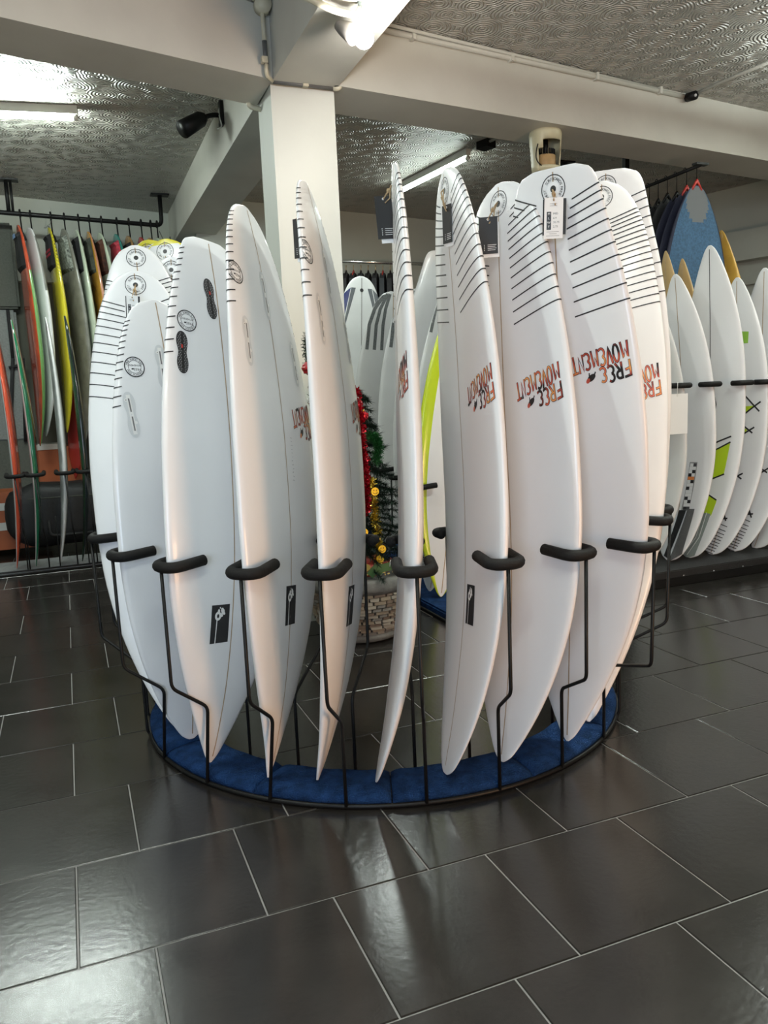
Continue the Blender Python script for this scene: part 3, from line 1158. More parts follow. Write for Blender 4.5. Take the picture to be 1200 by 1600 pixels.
while z < .295:
    h = rnd.uniform(.015, .023)
    r = float(np.interp(z, [.03, .10, .20, .30], [.165, .205, .23, .236]))
    a = rnd.uniform(0, 20)
    a_end = a + 360
    while a < a_end:
        l = rnd.uniform(.030, .068)
        if a + math.degrees(l / r) > a_end:
            break
        ac = a + math.degrees(l / r) / 2
        face = (ac % 360) > 150 and (ac % 360) < 345
        if cnt < 296 and face:
            o = bpy.data.objects.new('stone', sm[rnd.randrange(4)])
            COL.objects.link(o)
            o.parent = pot
            o.location = ((r - .004) * math.cos(math.radians(ac)), (r - .004) * math.sin(math.radians(ac)), z + h / 2)
            o.rotation_euler = (0, rnd.uniform(-.05, .05), math.radians(ac))
            o.scale = (rnd.uniform(.020, .030), l * .93, h * .88)
            cnt += 1
        a += math.degrees(l / r)
    z += h

tree = thing('christmas_tree', 'dark artificial Christmas tree standing in the stone planter behind the white boards', 'tree', (PC[0], PC[1], .28))
NEED = mat('needles', (.006, .022, .010), .6, var=.5, vscale=30)
tube('trunk', [(0, 0, 0), (.01, 0, .6), (-.03, 0, 1.02)], [.025, .018, .008], mat('trunk_brown', (.06, .035, .02), .8), tree)
rnd = random.Random(11)
parts = []
for i in range(150):
    zt = .12 + .95 * i / 150
    rad = .30 * (1 - (zt - .1) / 1.05) + .05
    a = i * 2.4 + rnd.uniform(-.3, .3)
    p0 = np.array([0.01, 0, zt])
    p1 = np.array([math.cos(a) * rad, math.sin(a) * rad, zt - .05 + rnd.uniform(-.04, .03)])
    nn_ = int(120 + 420 * rad)
    for j in range(nn_):
        t = rnd.uniform(.12, 1.02)
        b = p0 + (p1 - p0) * t
        d = np.array([rnd.gauss(0, 1), rnd.gauss(0, 1), rnd.gauss(0, 1)])
        d /= np.linalg.norm(d)
        d = d * .8 + (p1 - p0) / np.linalg.norm(p1 - p0) * .6
        e = b + d * rnd.uniform(.025, .045)
        s = np.cross(d, [.3, .5, .8])
        s = s / np.linalg.norm(s) * .0022
        parts.append(([b - s, b + s, e], [(0, 1, 2)]))
fo = mesh_from('foliage', *join_data(parts), [NEED], tree)
fo['kind'] = 'stuff'


def tinsel(name, label, path, rad, n, m, flat=.004, seed=1):
    rnd = random.Random(seed)
    P = [np.array(p, float) for p in path]
    parts = [tube_data(P, .004, 5)]
    for i in range(n):
        t = rnd.uniform(0, len(P) - 1.001)
        k = int(t)
        b = P[k] * (1 - t + k) + P[k + 1] * (t - k)
        d = np.array([rnd.gauss(0, 1) for _ in range(3)])
        d /= np.linalg.norm(d)
        e = b + d * rad * rnd.uniform(.6, 1.1)
        s = np.cross(d, [rnd.gauss(0, 1) for _ in range(3)])
        s = s / np.linalg.norm(s) * flat
        parts.append(([b - s, b + s, e + s, e - s], [(0, 1, 2, 3)]))
    v, f = join_data(parts)
    return tag(mesh_from(name, v, f, [m]), label, 'tinsel')


RED = mat('red_tinsel', (.42, .010, .022), .22, .6)
GOLD = mat('gold_tinsel', (.58, .40, .045), .22, .8)
tq = lambda x, y, Y=1.97: at_y(x, y, Y)
tinsel('tinsel_garland', 'shiny red tinsel strand hanging down the right side of the Christmas tree', [tq(556, 610), tq(561, 655), tq(566, 700), tq(570, 740), tq(571, 780), tq(569, 802)], .034, 1500, RED, .004, 2)
tinsel('tinsel_garland', 'glittery gold tinsel strand hanging below the red tinsel on the Christmas tree', [tq(580, 752), tq(584, 790), tq(588, 825), tq(594, 862), tq(590, 882)], .030, 1100, GOLD, .0018, 3)
tinsel('tinsel_garland', 'bushy green tinsel loop beside the red tinsel', [tq(575, 680, 2.05), tq(588, 684, 2.05), tq(592, 700, 2.05), tq(588, 722, 2.05)], .036, 1500, mat('green_tinsel', (.015, .10, .02), .4), .0014, 4)
tinsel('tinsel_garland', 'dark green tinsel tip at the left side of the Christmas tree', [tq(480, 522, 2.05), tq(480, 545, 2.05), tq(483, 570, 2.05)], .035, 420, mat('dark_tinsel', (.008, .03, .012), .5), .0014, 6)
SMILE = mat('gold_disc', (.75, .55, .04), .3, .5)
for i, (x, y, lb) in enumerate(((586, 768, 'gold smiley disc hanging highest on the gold tinsel'), (588, 838, 'gold smiley disc hanging halfway down the gold tinsel'),
                                (569, 832, 'gold smiley disc half hidden at the left of the gold tinsel'),
                                (597, 858, 'gold smiley disc hanging third on the gold tinsel'), (594, 873, 'gold smiley disc hanging lowest on the gold tinsel'))):
    c = tq(x, y, 1.93)
    o = thing('smiley_disc', lb, 'ornament', c, 0, 'gold smiley discs on the tree')
    v, f = disc(0, 0, .021, .021, 22)
    vv = [(x_, -.002, y_) for x_, y_ in v] + [(x_, .002, y_) for x_, y_ in v]
    n = len(v)
    ff = [q for q in f] + [tuple(k + n for k in q[::-1]) for q in f] + [(1 + k, n + 1 + k, n + 1 + (k + 1) % 22, 1 + (k + 1) % 22) for k in range(22)]
    mesh_from('disc', vv, ff, [SMILE], o)
    fc = join_data([disc(-.007, .006, .0028, .004, 8), disc(.007, .006, .0028, .004, 8), ribbon(arc(0, 0, .012, .012, 205, 335, 9), .003)])
    mesh_from('face_print', [(x_, -.0028, y_) for x_, y_ in fc[0]], fc[1], [mat('brown_ink', (.10, .05, .01), .5)], o)
    o.rotation_euler = (0, 0, random.uniform(-.3, .2))
for x, y, r, lb, m in ((552 + 6, 632, .030, 'red glitter bauble cluster at upper right of the Christmas tree', RED), (568, 650, .026, 'small red glitter bauble below the upper cluster', RED),
                       (482, 575, .034, 'red bauble at the left side of the Christmas tree', mat('red_bauble', (.35, .01, .015), .3))):
    c = tq(x, y, 1.98)
    bm = bmesh.new()
    bmesh.ops.create_icosphere(bm, subdivisions=3, radius=r)
    for vt in bm.verts:
        vt.co *= random.uniform(.88, 1.1)
    me = bpy.data.meshes.new('bauble')
    bm.to_mesh(me)
    bm.free()
    o = link('bauble', me, None, [m])
    o.location = tuple(c)
    tag(o, lb, 'ornament')
    tube('cap', [(0, 0, r * .9), (0, 0, r * 1.25)], .006, GOLD, o)
SILV = mat('silver_tinsel', (.75, .76, .78), .15, .9)
tinsel('tinsel_garland', 'short silver tinsel pieces glinting at the left side of the tree', [tq(484, 600, 1.99), tq(487, 640, 1.99)], .022, 70, SILV, .003, 8)
tinsel('tinsel_garland', 'short silver tinsel piece glinting above the red baubles', [tq(556, 618, 1.96), tq(560, 626, 1.96)], .014, 24, SILV, .003, 9)
# wrapped parcel on the planter
g0 = at_y(598, 905, 2.10)
gift = thing('gift_parcel', 'red and green Christmas gift wrap bundle lying on the planter rim', 'parcel', (PC[0] + .0, PC[1] - .13, .352), -.1)
bm = bmesh.new()
bmesh.ops.create_cube(bm, size=1)
bmesh.ops.bevel(bm, geom=bm.edges[:], offset=.28, segments=4, affect='EDGES')
for vt in bm.verts:
    vt.co = Vector((vt.co.x * .27, vt.co.y * .16, (vt.co.z + .5) * .10 + .012 * math.sin(vt.co.x * 14)))
me = bpy.data.meshes.new('wrap')
bm.to_mesh(me)
bm.free()
GW = mat('gift_red', (.36, .045, .03), .35)
link('wrap', me, gift, [GW], True)
rnd = random.Random(4)
spots = []
for i in range(36):
    spots.append(disc(rnd.uniform(-.115, .115), rnd.uniform(.012, .085), .0045, .0045, 7))
mesh_from('wrap_dots', [(x, -.0815, z) for x, z in join_data(spots)[0]], join_data(spots)[1], [mat('gift_gold', (.65, .45, .15), .4)], gift)
v, f = join_data([ribbon([(.0, .03), (.03, .06), (.055, .05), (.09, .055)], .045), disc(.04, .03, .018, .015)])
mesh_from('wrap_patch', [(x, -.0818, z) for x, z in v], f, [mat('gift_green', (.06, .15, .05), .4)], gift)
v, f = disc(-.055, .062, .050, .024, 20)
lb = mesh_from('wrap_badge', [(x, -.0822, z) for x, z in v], f, [mat('gift_badge', (.50, .38, .10), .4)], gift)
v, f = text2d('Merry', .024)
mesh_from('wrap_print', [(x - .055, -.0826, z + .055) for x, z in v], f, [mat('gift_ink', (.12, .07, .03), .5)], lb)
for i in range(3):
    p = [(.098 + .012 * i, -.0822, .055), (.104 + .012 * i, -.0822, .09)]
    tube('candy_stripe', p, .003, mat('gift_white', (.7, .68, .64), .4) if i % 2 == 0 else GW, gift, 6)


# ------------------------------------------------------------------ more board dressing
def inv_px(bd, x, y, side):
    """board coordinates (x across, a from the nose) of the place where the view ray meets the deck"""
    d = ray(x, y)
    off = 0.0
    for _ in range(8):
        p0 = bd.n0 + bd.nn * off
        t = ((p0 - CAM) @ bd.nn) / (d @ bd.nn)
        X = CAM + d * t - bd.n0
        a, xx = X @ bd.ea, X @ bd.w
        s = min(max(a / bd.L, 0.01), .99)
        u = min(abs(xx) / float(bd.hw(s)), .97)
        off = float(bd.rock(s)) + side * (1 - u ** 2.857) ** .4 * float(bd.tt(s))
    return xx, a


def patch(bd, root, name, quad, m, side=1, n=8, off=.0010, raw=False):
    """printed four-sided patch; quad as corner coordinates on the board (raw) or where they show"""
    q = [np.array(p if raw else inv_px(bd, *p, side)) for p in quad]
    V, F = [], []
    for j in range(n + 1):
        for i in range(n + 1):
            s, t = i / n, j / n
            p = q[0] * (1 - s) * (1 - t) + q[1] * s * (1 - t) + q[2] * s * t + q[3] * (1 - s) * t
            V.append(bd.px(p[0], p[1], side, off))
    for j in range(n):
        for i in range(n):
            k = j * (n + 1) + i
            F.append((k, k + 1, k + n + 2, k + n + 1))
    return mesh_from(name, V, F, [m], root)


def line_print(bd, root, pts, wid, m=BLACK, side=1, off=.0016, raw=False, name='line_print'):
    q = [np.array(p if raw else inv_px(bd, *p, side)) for p in pts]
    P = []
    for k in range(len(q) - 1):
        P += [q[k] + (q[k + 1] - q[k]) * t for t in np.linspace(0, 1, 7)[:-1]]
    P.append(q[-1])
    v, f = ribbon(P, wid)
    return mesh_from(name, [bd.px(x, a, side, off) for x, a in v], f, [m], root)


def pad_block(bd, root, s0, s1, frac, hgt, m, side=1, kick=0.0, name='traction_pad'):
    """raised foam tail pad following the deck"""
    V, F = [], []
    ni, nj = 8, 12
    for j in range(nj + 1):
        s = s0 + (s1 - s0) * j / nj
        h = float(bd.hw(s)) * frac
        for i in range(ni + 1):
            u = -1 + 2 * i / ni
            e = (0 if i in (0, ni) or j in (0, nj) else 1)
            kk = kick * max(0, (s - (s1 - .025)) / .025)
            V.append(bd.px(u * h, s * bd.L, side, .001 + e * (hgt + kk)))
    for j in range(nj):
        for i in range(ni):
            k = j * (ni + 1) + i
            F.append((k, k + 1, k + ni + 2, k + ni + 1))
    return mesh_from(name, V, F, [m], root)


def leash_plug(bd, root, a, side=1, r=.012):
    o = bd.decal('leash_plug', *disc(0, 0, r, r, 16), BLACK, root, 0, a, side, 0, .002)
    return o


# ------------------------------------------------------------------ left back corner: hanging rail with boards
RA, RB = np.array([-.30, 6.068, 3.015]), np.array([1.125, 6.342, 3.010])
rail = thing('display_rail', 'black pipe rail hung from the ceiling above the coloured boards', 'rail', (RA + RB) / 2)
rb = (RA + RB) / 2
dr = (RB - RA) / np.linalg.norm(RB - RA)
far = RA - dr * 1.5
tube('pipe', [p - rb for p in rounded([far, RB, RB + np.array([0, 0, ZC - RB[2]])], .06)], .020, STEEL, rail, 10)
for p in (np.array([-.205, 6.086, 3.015]),):
    tube('post', [p - rb, p + np.array([0, 0, ZC - p[2]]) - rb], .017, STEEL, rail, 10)
    tube('post', [p + dr * .035 - rb, p + dr * .035 + np.array([0, 0, ZC - p[2]]) - rb], .012, STEEL, rail, 8)
    box('mount_plate', p + np.array([.02, 0, ZC - p[2] - .008]) - rb, (.16, .10, .014), STEEL, rail)
box('mount_plate', RB + np.array([0, 0, ZC - RB[2] - .008]) - rb, (.17, .10, .014), STEEL, rail)
loop = [(1.11, 6.45, 2.98), (1.16, 6.5, 2.88), (1.22, 6.6, 2.83), (1.25, 6.7, 2.9), (1.24, 6.7, 2.98)]
tag(tube('cable_loop', rounded(loop, .05), .006, mat('grey_cable', (.20, .21, .19), .5), None, 6), 'thin grey cable loop dangling by the rail end', 'cable')


def fmix(f):
    return f


ORG, GRN = mat('orange_board', (.50, .070, .025), .18, var=.3, vscale=8, coat=.5), mat('light_green', (.16, .33, .10), .2, coat=.4)
YEL = mat('bright_yellow', (.62, .54, .03), .16, var=.08, vscale=5, coat=.5)
GRY = mat('warm_grey_board', (.20, .20, .17), .22, var=.2, vscale=10, coat=.4)
PALE = mat('pale_green_board', (.50, .57, .43), .22, var=.05, coat=.4)
AMB = mat('amber_board', (.45, .23, .03), .16, var=.25, vscale=8, coat=.5)
PEACH = mat('peach_board', (.48, .20, .11), .2, coat=.4)
TEAL = mat('teal_board', (.03, .20, .17), .2, coat=.4)
WOOD = mat('wood_board', (.35, .20, .08), .3, var=.3, vscale=20, coat=.3)
REDB = mat('red_board', (.36, .03, .025), .2, coat=.4)
DKGREEN = mat('green_board', (.006, .13, .055), .08, coat=.8)
ORED = mat('orange_red_board', (.62, .080, .030), .15, coat=.6)
DKB = mat('near_black_board', (.010, .016, .016), .12, var=.5, vscale=6, coat=.6)
PADB = mat('black_pad', (.010, .010, .011), .75, bump=.3, bscale=200)
PADR = mat('red_pad', (.45, .02, .04), .7)

hang = [  # top pixel, bottom pixel, colours, split, az, label
    ((28, 352), (63, 697), (ORG, GRN), 'side', 266, 'orange and green surfboard hanging first from the left under the black rail', PADB),
    ((45, 356), (72, 682), (GREYW, mat('grey_patch', (.16, .16, .14), .5)), 'patch', 274, 'white surfboard with long grey patch, hanging second from left', None),
    ((76, 356), (105, 676), (YEL, YEL), 'net', 264, 'bright yellow surfboard with black net pattern hanging under the rail', PADB),
    ((98, 358), (133, 690), (GRY, GRY), 'plain', 272, 'dull grey surfboard hanging right of the yellow one', mat('patterned_pad', (.20, .22, .19), .7, var=.8, vscale=45)),
    ((119, 360), (150, 690), (PALE, PALE), 'plain', 263, 'pale green surfboard with black tail pad hanging under the rail', PADB),
    ((137, 362), (168, 690), (AMB, PEACH), 'tail', 265, 'amber surfboard with peach rail hanging behind the striped boards', mat('olive_pad', (.05, .055, .04), .8, var=.6, vscale=30)),
    ((155, 364), (186, 690), (PALE, PALE), 'plain', 268, 'pale surfboard hanging seventh, with orange edged black pad', mat('rust_pad', (.06, .02, .01), .7, var=.9, vscale=20)),
    ((180, 366), (210, 690), (TEAL, GREYW), 'side', 268, 'teal striped surfboard tail hanging above the leftmost striped board', mat('crimson_pad', (.40, .03, .05), .7, var=.5, vscale=40)),
    ((199, 369), (228, 690), (WOOD, AMB), 'side', 268, 'wood toned surfboard tail hanging right of the teal one', PADB),
    ((219, 371), (248, 690), (REDB, REDB), 'plain', 268, 'red surfboard tail hanging near the rail end', PADB),
    ((233, 372), (262, 690), (WOOD, ORG), 'side', 268, 'brown orange surfboard tail hanging second from the rail end', None),
    ((245, 372), (274, 690), (PALE, PALE), 'plain', 268, 'pale surfboard tail hanging last beside the rail bend', None),
]
hx = [31, 47, 79, 100, 122, 139, 158, 182, 201, 220, 235, 245]
for i, ((tx, ty), (bx_, by), (m1, m2), kind, az, lab, padm) in enumerate(hang):
    Y = 6.06 + .205 * (at_y(tx, ty, 6.2)[0] + .15)
    tp, bt = at_y(tx, ty, Y), at_y(bx_, by, Y + .02)
    bd = Board(bt, tp, az + 14, .52, .06, .03, .8, .075, 1, 'round')
    rt = thing('surfboard', lab, 'surfboard', bd.n0, 0, 'coloured boards hanging from the black rail')
    if kind == 'side':
        fm = lambda s, t: 1 if (math.sin(t) < .35 and s < .80) else 0
    elif kind == 'patch':
        fm = lambda s, t: 1 if (-.75 < math.sin(t) < .30 and math.cos(t) > 0 and .70 < s < .95) else 0
    elif kind == 'tail':
        fm = lambda s, t: 1 if (math.sin(t) < .15 and s > .45) else 0
    else:
        fm = lambda s, t: 0
    bd.body(rt, [m1, m2], 44, 24, fmat=fm)
    if padm:
        pd = pad_block(bd, rt, .80, .965, .85, .022, padm, 1, .035)
        if i == 2:
            for sa in (.865, .885):
                line_print(bd, pd, [(-.12, sa * bd.L), (.14, sa * bd.L)], .022, PADR, 1, .026, True, 'pad_stripe')
        if i == 0:
            patch(bd, pd, 'pad_badge', [(.0, .955 * bd.L), (.10, .955 * bd.L), (.12, .935 * bd.L), (.0, .935 * bd.L)], mat('badge_blue', (.22, .36, .62), .5), 1, 4, .045, True)
    if kind == 'net':
        for ch in (.9, -.9):
            bd.stripes(rt, np.linspace(.80, .97, 11), [.35] * 11, .004, ch, -1.1)
    # rubber hook
    a = (hx[i] - 2) / 250.0
    q = at_y(hx[i], 331 + (hx[i] - 2) * .084, 6.083 + .2098 * (at_y(hx[i], 340, 6.2)[0] + .205) * .96)
    q = np.array([q[0], RA[1] + (q[0] - RA[0]) * (RB[1] - RA[1]) / (RB[0] - RA[0]), 3.013])
    hk = thing('hanging_hook', 'black rubber hook on the rail, above board number %s' % ('one two three four five six seven eight nine ten eleven twelve'.split()[i]) if False else
               'black hook hung over the pipe rail, carrying the %s' % lab.split(' hanging')[0].split(' with')[0].replace(' tail', '') if i != 6 else 'black hook hung over the pipe rail, carrying the seventh, orange padded board',
               'hook', q, 0, 'black hooks on the pipe rail')
    ringp = [(0, .031 * math.cos(t), .031 * math.sin(t) + .004) for t in np.linspace(-.9, PI + .9, 14)]
    tube('hook_loop', ringp, .009, STEEL, hk, 8)
    tube('hook_shank', [(0, -.028, -.02), (0, -.012, -.05), (.004, -.01, -.17)], .0065, STEEL, hk, 6)
    tube('hook_clip', [(.004, -.01, -.16), (.010, -.01, -.19), (.022, -.01, -.225)], [.012, .018, .014], PADB, hk, 8)

# ------------------------------------------------------------------ left back floor rack
lr = thing('floor_rack', 'low grey carpeted floor rack at the far left holding four coloured boards', 'rack', (-.1, 5.15, 0))
lo = np.array([-.1, 5.15, 0.0])
X0, X1 = -1.6, .50
box('carpet_pad', np.array([(X0 + X1) / 2, 5.22, .020]) - lo, (X1 - X0, .42, .04), GCARPET, lr, 0, .008)
for y, z in ((4.985, .012), (4.985, .034), (5.45, .012)):
    tube('base_tube', [np.array([X0, y, z]) - lo, np.array([X1, y, z]) - lo], .007, STEEL, lr)
lspec = [
    ((26, 889), (-16, 480), ORED, GREYW, 'orange red surfboard standing edge-on at the far left floor rack'),
    ((56, 886), (18, 500), DKGREEN, GREYW, 'glossy green surfboard standing edge-on in the left floor rack'),
    ((94, 882), (71, 496), GREYW, mat('grey_art', (.42, .43, .42), .3, var=.55, vscale=7), 'white surfboard with grey artwork standing in the left floor rack'),
    ((129, 878), (101, 494), DKB, mat('dark_green_art', (.010, .05, .02), .15, var=.8, vscale=4), 'near black surfboard standing rightmost in the left floor rack'),
]
for i, (np_, tp_, m1, m2, lab) in enumerate(lspec):
    nz = at_z(*np_, .052)
    tp = at_y(*tp_, nz[1] + .12)
    bd = Board(nz + np.array([0, .03, 0]), tp, 270 if i != 2 else 272, .48, .09, .04, 1.0, .060, 1, 'round')
    rt = thing('surfboard', lab, 'surfboard', bd.n0, 0, 'boards in the left floor rack')
    bd.body(rt, [m1, m2], 44, 24, fmat=lambda s, t: 1 if math.sin(t) > .30 else 0)
    bd.stringer(rt, BLACK if i == 2 else STRING, .0025)
    s = .4
    for _ in range(10):
        p = bd.n0 + bd.pth(s, 0)
        s += (.80 - p[2]) / bd.L
    rod = tube('hook_rod', [q - lo for q in rounded([np.array([p[0] + .03, 4.985, .03]), np.array([p[0] + .03, 4.985, .25]), np.array([p[0] + .02, p[1] - .03, .36]), np.array([p[0], p[1] - .024, .79])], .03)], .006, STEEL, lr)
    tube('foam_grip', [q - lo for q in u_pad([p[0], p[1] - .026, 0], np.array([0, 1.0, 0]), np.array([1.0, 0, 0]), .062, .13, .017, .80, .01)], .0165, FOAM, rod, 10)
for x in (-.30, -.06, .16, .36):
    tube('hook_rod', [np.array([x, 4.985, .03]) - lo, np.array([x, 4.99, .45]) - lo], .005, STEEL, lr)


# things leaning behind the left rack
def slab(name, p0, p1, Y, t, m, parent=None, o0=None, bevel=.0):
    a, b = at_y(*p0, Y), at_y(*p1, Y)
    c = np.array([(a[0] + b[0]) / 2, Y + t / 2, (a[2] + b[2]) / 2])
    s = (abs(b[0] - a[0]), t, abs(b[2] - a[2]))
    if o0 is not None:
        c = c - o0
    return box(name, c, s, m, parent, 0, bevel)


BAGG = mat('grey_fabric', (.085, .09, .075), .9, var=.15, vscale=60, bump=.3, bscale=300)
BAGL = mat('light_grey_fabric', (.20, .21, .20), .9, var=.15, vscale=60, bump=.3, bscale=300)
bo = at_y(15, 760, 6.45)
bag = thing('board_bag', 'tall grey board bag with black straps leaning on the far left wall', 'bag', bo)
slab('panel', (-30, 346), (32, 482), 6.45, .10, BAGG, bag, bo, .02)
slab('panel', (-30, 484), (46, 688), 6.46, .10, BAGL, bag, bo, .02)
slab('panel', (-20, 690), (58, 768), 6.45, .11, BAGG, bag, bo, .02)
for (a, b) in (((12, 484), (20, 560)), ((20, 560), (16, 690)), ((36, 560), (40, 690)), ((14, 575), (34, 570))):
    tube('strap', [at_y(*a, 6.43) - bo, at_y(*b, 6.43) - bo], .016, PADB, bag, 6)
co = at_y(30, 850, 6.2)
ORC = mat('orange_carton', (.33, .085, .025), .6, var=.15, vscale=5)
cart = thing('carton', 'orange carton with two white bands on the floor behind the orange board', 'box', co)
slab('body', (-40, 772), (80, 852), 5.98, .34, ORC, cart, co)
for y in (793, 824):
    slab('band', (-40, y - 3), (28, y + 3), 5.972, .01, mat('white_band', (.55, .54, .50), .6), cart, co)
cart2 = thing('carton', 'orange carton with pale top edge standing between green and white boards', 'box', at_y(75, 750, 6.35))
c2 = at_y(75, 750, 6.35)
slab('body', (58, 700), (132, 760), 6.35, .3, ORC, cart2, c2)
slab('band', (58, 695), (104, 701), 6.34, .32, mat('white_band', (.5, .5, .5), .6), cart2, c2)
rc = Board(at_y(118, 748, 6.25), at_y(118, 610, 6.25), 300, .30, .01, .01, 1, .05, 1, 'wide')
rr_ = thing('foam_board', 'short dull red board end standing behind the near black board', 'board', rc.n0)
rc.body(rr_, [REDB], 30, 20)
bb = at_y(100, 850, 5.85)
dbag = thing('duffel_bag', 'large black round-ended bag lying behind the left floor rack', 'bag', bb)
bm = bmesh.new()
bmesh.ops.create_uvsphere(bm, u_segments=28, v_segments=16, radius=1)
for vt in bm.verts:
    x, y, z_ = vt.co
    e = lambda q: math.copysign(abs(q) ** .6, q)
    vt.co = Vector((e(x) * .56 + .10, e(y) * .20, e(z_) * .29 + .29 + .012 * math.sin(9 * x + 5 * z_)))
me = bpy.data.meshes.new('body')
bm.to_mesh(me)
bm.free()
BAGK = mat('black_nylon', (.010, .011, .012), .55, bump=.3, bscale=30)
link('body', me, dbag, [BAGK], True)
tube('handle', rounded([(-.1, -.20, .25), (-.1, -.24, .12), (.3, -.24, .12), (.3, -.20, .25)], .05), .014, PADB, dbag, 6)
tube('zip', [(x, -.19 * (1 - ((x - .1) / .6) ** 4), .45) for x in np.linspace(-.35, .55, 12)], .006, BAGG, dbag, 6)
dk = wall_line('trim_11', (-3.2, yb(-3.2) - .06), (1.28, yb(1.28) - .06), 0, 2.50, -.03, mat('olive_panel', (.085, .085, .065), .8, var=.2, vscale=3))
structure(dk)

# ------------------------------------------------------------------ middle back rack
mr = thing('surfboard_rack', 'second rack on blue carpet behind the planter, holding long white boards', 'rack', (2.2, 3.4, 0))
mo = np.array([2.2, 3.4, 0.0])
box('carpet_pad', np.array([2.36, 3.75, .028]) - mo, (.72, 3.40, .045), CARPET, mr, 0, .01)
for x in (1.99, 2.73):
    tube('base_tube', [np.array([x, 2.04, .010]) - mo, np.array([x, 5.46, .010]) - mo], .008, STEEL, mr)
GSTR = mat('grey_stripe', (.10, .11, .11), .5, var=.3, vscale=80)
LIME = mat('lime_paint', (.50, .62, .02), .2, coat=.4)
mid = [
    # nose, tail, az, W, label
    ((2.12, 2.60, .06), (2.54, 2.68, 1.86), 186, .48, 'plain white surfboard in the second rack just behind the lime railed board'),
    ((2.12, 2.44, .06), (2.46, 2.50, 1.98), 184, .52, 'white surfboard with lime yellow rail and grey honeycomb tail pad'),
    ((2.22, 2.75, .06), (2.62, 2.85, 2.14), 184, .56, 'white surfboard with two grey diagonal stripes behind the lime railed board'),
    ((2.30, 3.05, .06), (2.60, 3.18, 2.24), 182, .60, 'white longboard with round top and white ring plug behind the edge-on board'),
    ((2.44, 3.60, .06), (2.66, 3.80, 2.08), 182, .58, 'white longboard with broad dark grey stripes, right of the blue panelled one'),
    ((2.42, 4.00, .06), (2.58, 4.10, 2.10), 178, .60, 'white longboard with dark stripes next behind the other striped longboard'),
    ((2.44, 4.70, .06), (2.60, 4.85, 2.33), 180, .56, 'white longboard with blue and grey side panels seen through the gap'),
]
for i, (nz, tp, az, W, lab) in enumerate(mid):
    bd = Board(nz, tp, az, W, .05, .03, .85, .065, -1, 'wide' if i in (3,) else 'round')
    rt = thing('surfboard', lab, 'surfboard', bd.n0, 0, 'white boards in the second rack')
    if i == 1:
        bd.body(rt, [WHITE, LIME, mat('honey_pad', (.22, .22, .22), .7, bump=.5, bscale=180)], 44, 28,
                fmat=lambda s, t: 1 if abs(math.cos(t)) > .66 else (2 if s > .78 and math.sin(t) > 0 else 0))
    else:
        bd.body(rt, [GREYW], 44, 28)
    bd.stringer(rt, STRING if i != 6 else mat('dark_line', (.10, .09, .08), .5), .003)
    L = bd.L
    if i == 2:
        for xo in (.150, .215):
            line_print(bd, rt, [(xo * .25, .99 * L), (xo * .72, .92 * L), (xo, .84 * L), (xo + .015, .76 * L)], .018, GSTR, 1, .0012, True, 'stripe_print')
    if i in (4, 5):
        for xo in (.09, .15, .21, .265):
            line_print(bd, rt, [(xo * .35, .985 * L), (xo * .72, .93 * L), (xo * .92, .87 * L), (xo, .78 * L)], .026, GSTR, 1, .0012, True, 'stripe_print')
    if i == 3:
        bd.decal('plug_ring', *annulus(.012, .03, 24), PLASTIC, rt, 0, L - .16, 1, 0, .0014)
        bd.decal('leash_plug', *disc(0, 0, .012, .012), mat('slot_grey', (.16, .15, .15), .5), rt, 0, L - .16, 1, 0, .0016)
    if i == 6:
        NAVY, GPAN = mat('navy_panel', (.015, .025, .12), .3), mat('slate_panel', (.09, .10, .11), .3)
        for sg in (-1, 1):
            patch(bd, rt, 'side_panel', [(sg * .10, .955 * L), (sg * .165, .93 * L), (sg * .265, .72 * L), (sg * .225, .715 * L)], NAVY if sg > 0 else GPAN, 1, 8, .0012, True)
            patch(bd, rt, 'side_panel', [(sg * .055, .955 * L), (sg * .095, .955 * L), (sg * .215, .715 * L), (sg * .185, .76 * L)], GPAN, 1, 8, .0013, True)
        leash_plug(bd, rt, L - .12, 1, .016)
        script_mark(bd, rt, .0, 1.25, 1, 6, .03)
    s = .4
    for _ in range(10):
        p = bd.n0 + bd.pth(s, 0)
        s += (.74 - p[2]) / bd.L
    rod = tube('hook_rod', [q - mo for q in rounded([np.array([1.99, p[1] - .02, .012]), np.array([1.99, p[1] - .02, .29]), np.array([p[0] - .03, p[1], .40]), np.array([p[0] - .024, p[1], .735])], .03)], .006, STEEL, mr)
    tube('foam_grip', [q - mo for q in u_pad([p[0] - .026, p[1], 0], np.array([1.0, 0, 0]), np.array([0, 1.0, 0]), .062, .14, .017, .74, .01)], .017, FOAM, rod, 10)
    tube('hook_rod', [q - mo for q in rounded([np.array([2.73, p[1], .012]), np.array([2.73, p[1], .30]), np.array([2.77, p[1], .40]), np.array([2.79, p[1], .74])], .03)], .006, STEEL, mr)

# ------------------------------------------------------------------ wetsuits on a chrome rail in the rear recess
YR = 6.25
cr = thing('clothes_rail', 'chrome clothes rail in the dark rear recess carrying the wetsuits', 'rail', at_y(590, 411, YR))
c0_ = at_y(590, 411, YR)
tube('bar', [at_y(500, 407, YR) - c0_, at_y(700, 414, YR) - c0_], .016, mat('chrome', (.75, .75, .72), .2, .9), cr, 10)
for x in (515, 690):
    p = at_y(x, 410, YR)
    tube('upright', [p - c0_, np.array([p[0], p[1], 0]) - c0_], .018, STEEL, cr, 8)
rec = structure(mesh_from('trim_12', *box_data(1.75, 6.42, 0, 5.2, 6.46, 2.42), [mat('recess_shade', (.012, .012, .011), .9)]))  # black panel; the shade inside the recess is put into its colour
NEO = [mat('neoprene_%s' % n, c, .7) for n, c in (('black', (.008, .008, .009)), ('coal', (.014, .015, .018)), ('slate', (.022, .026, .030)))]
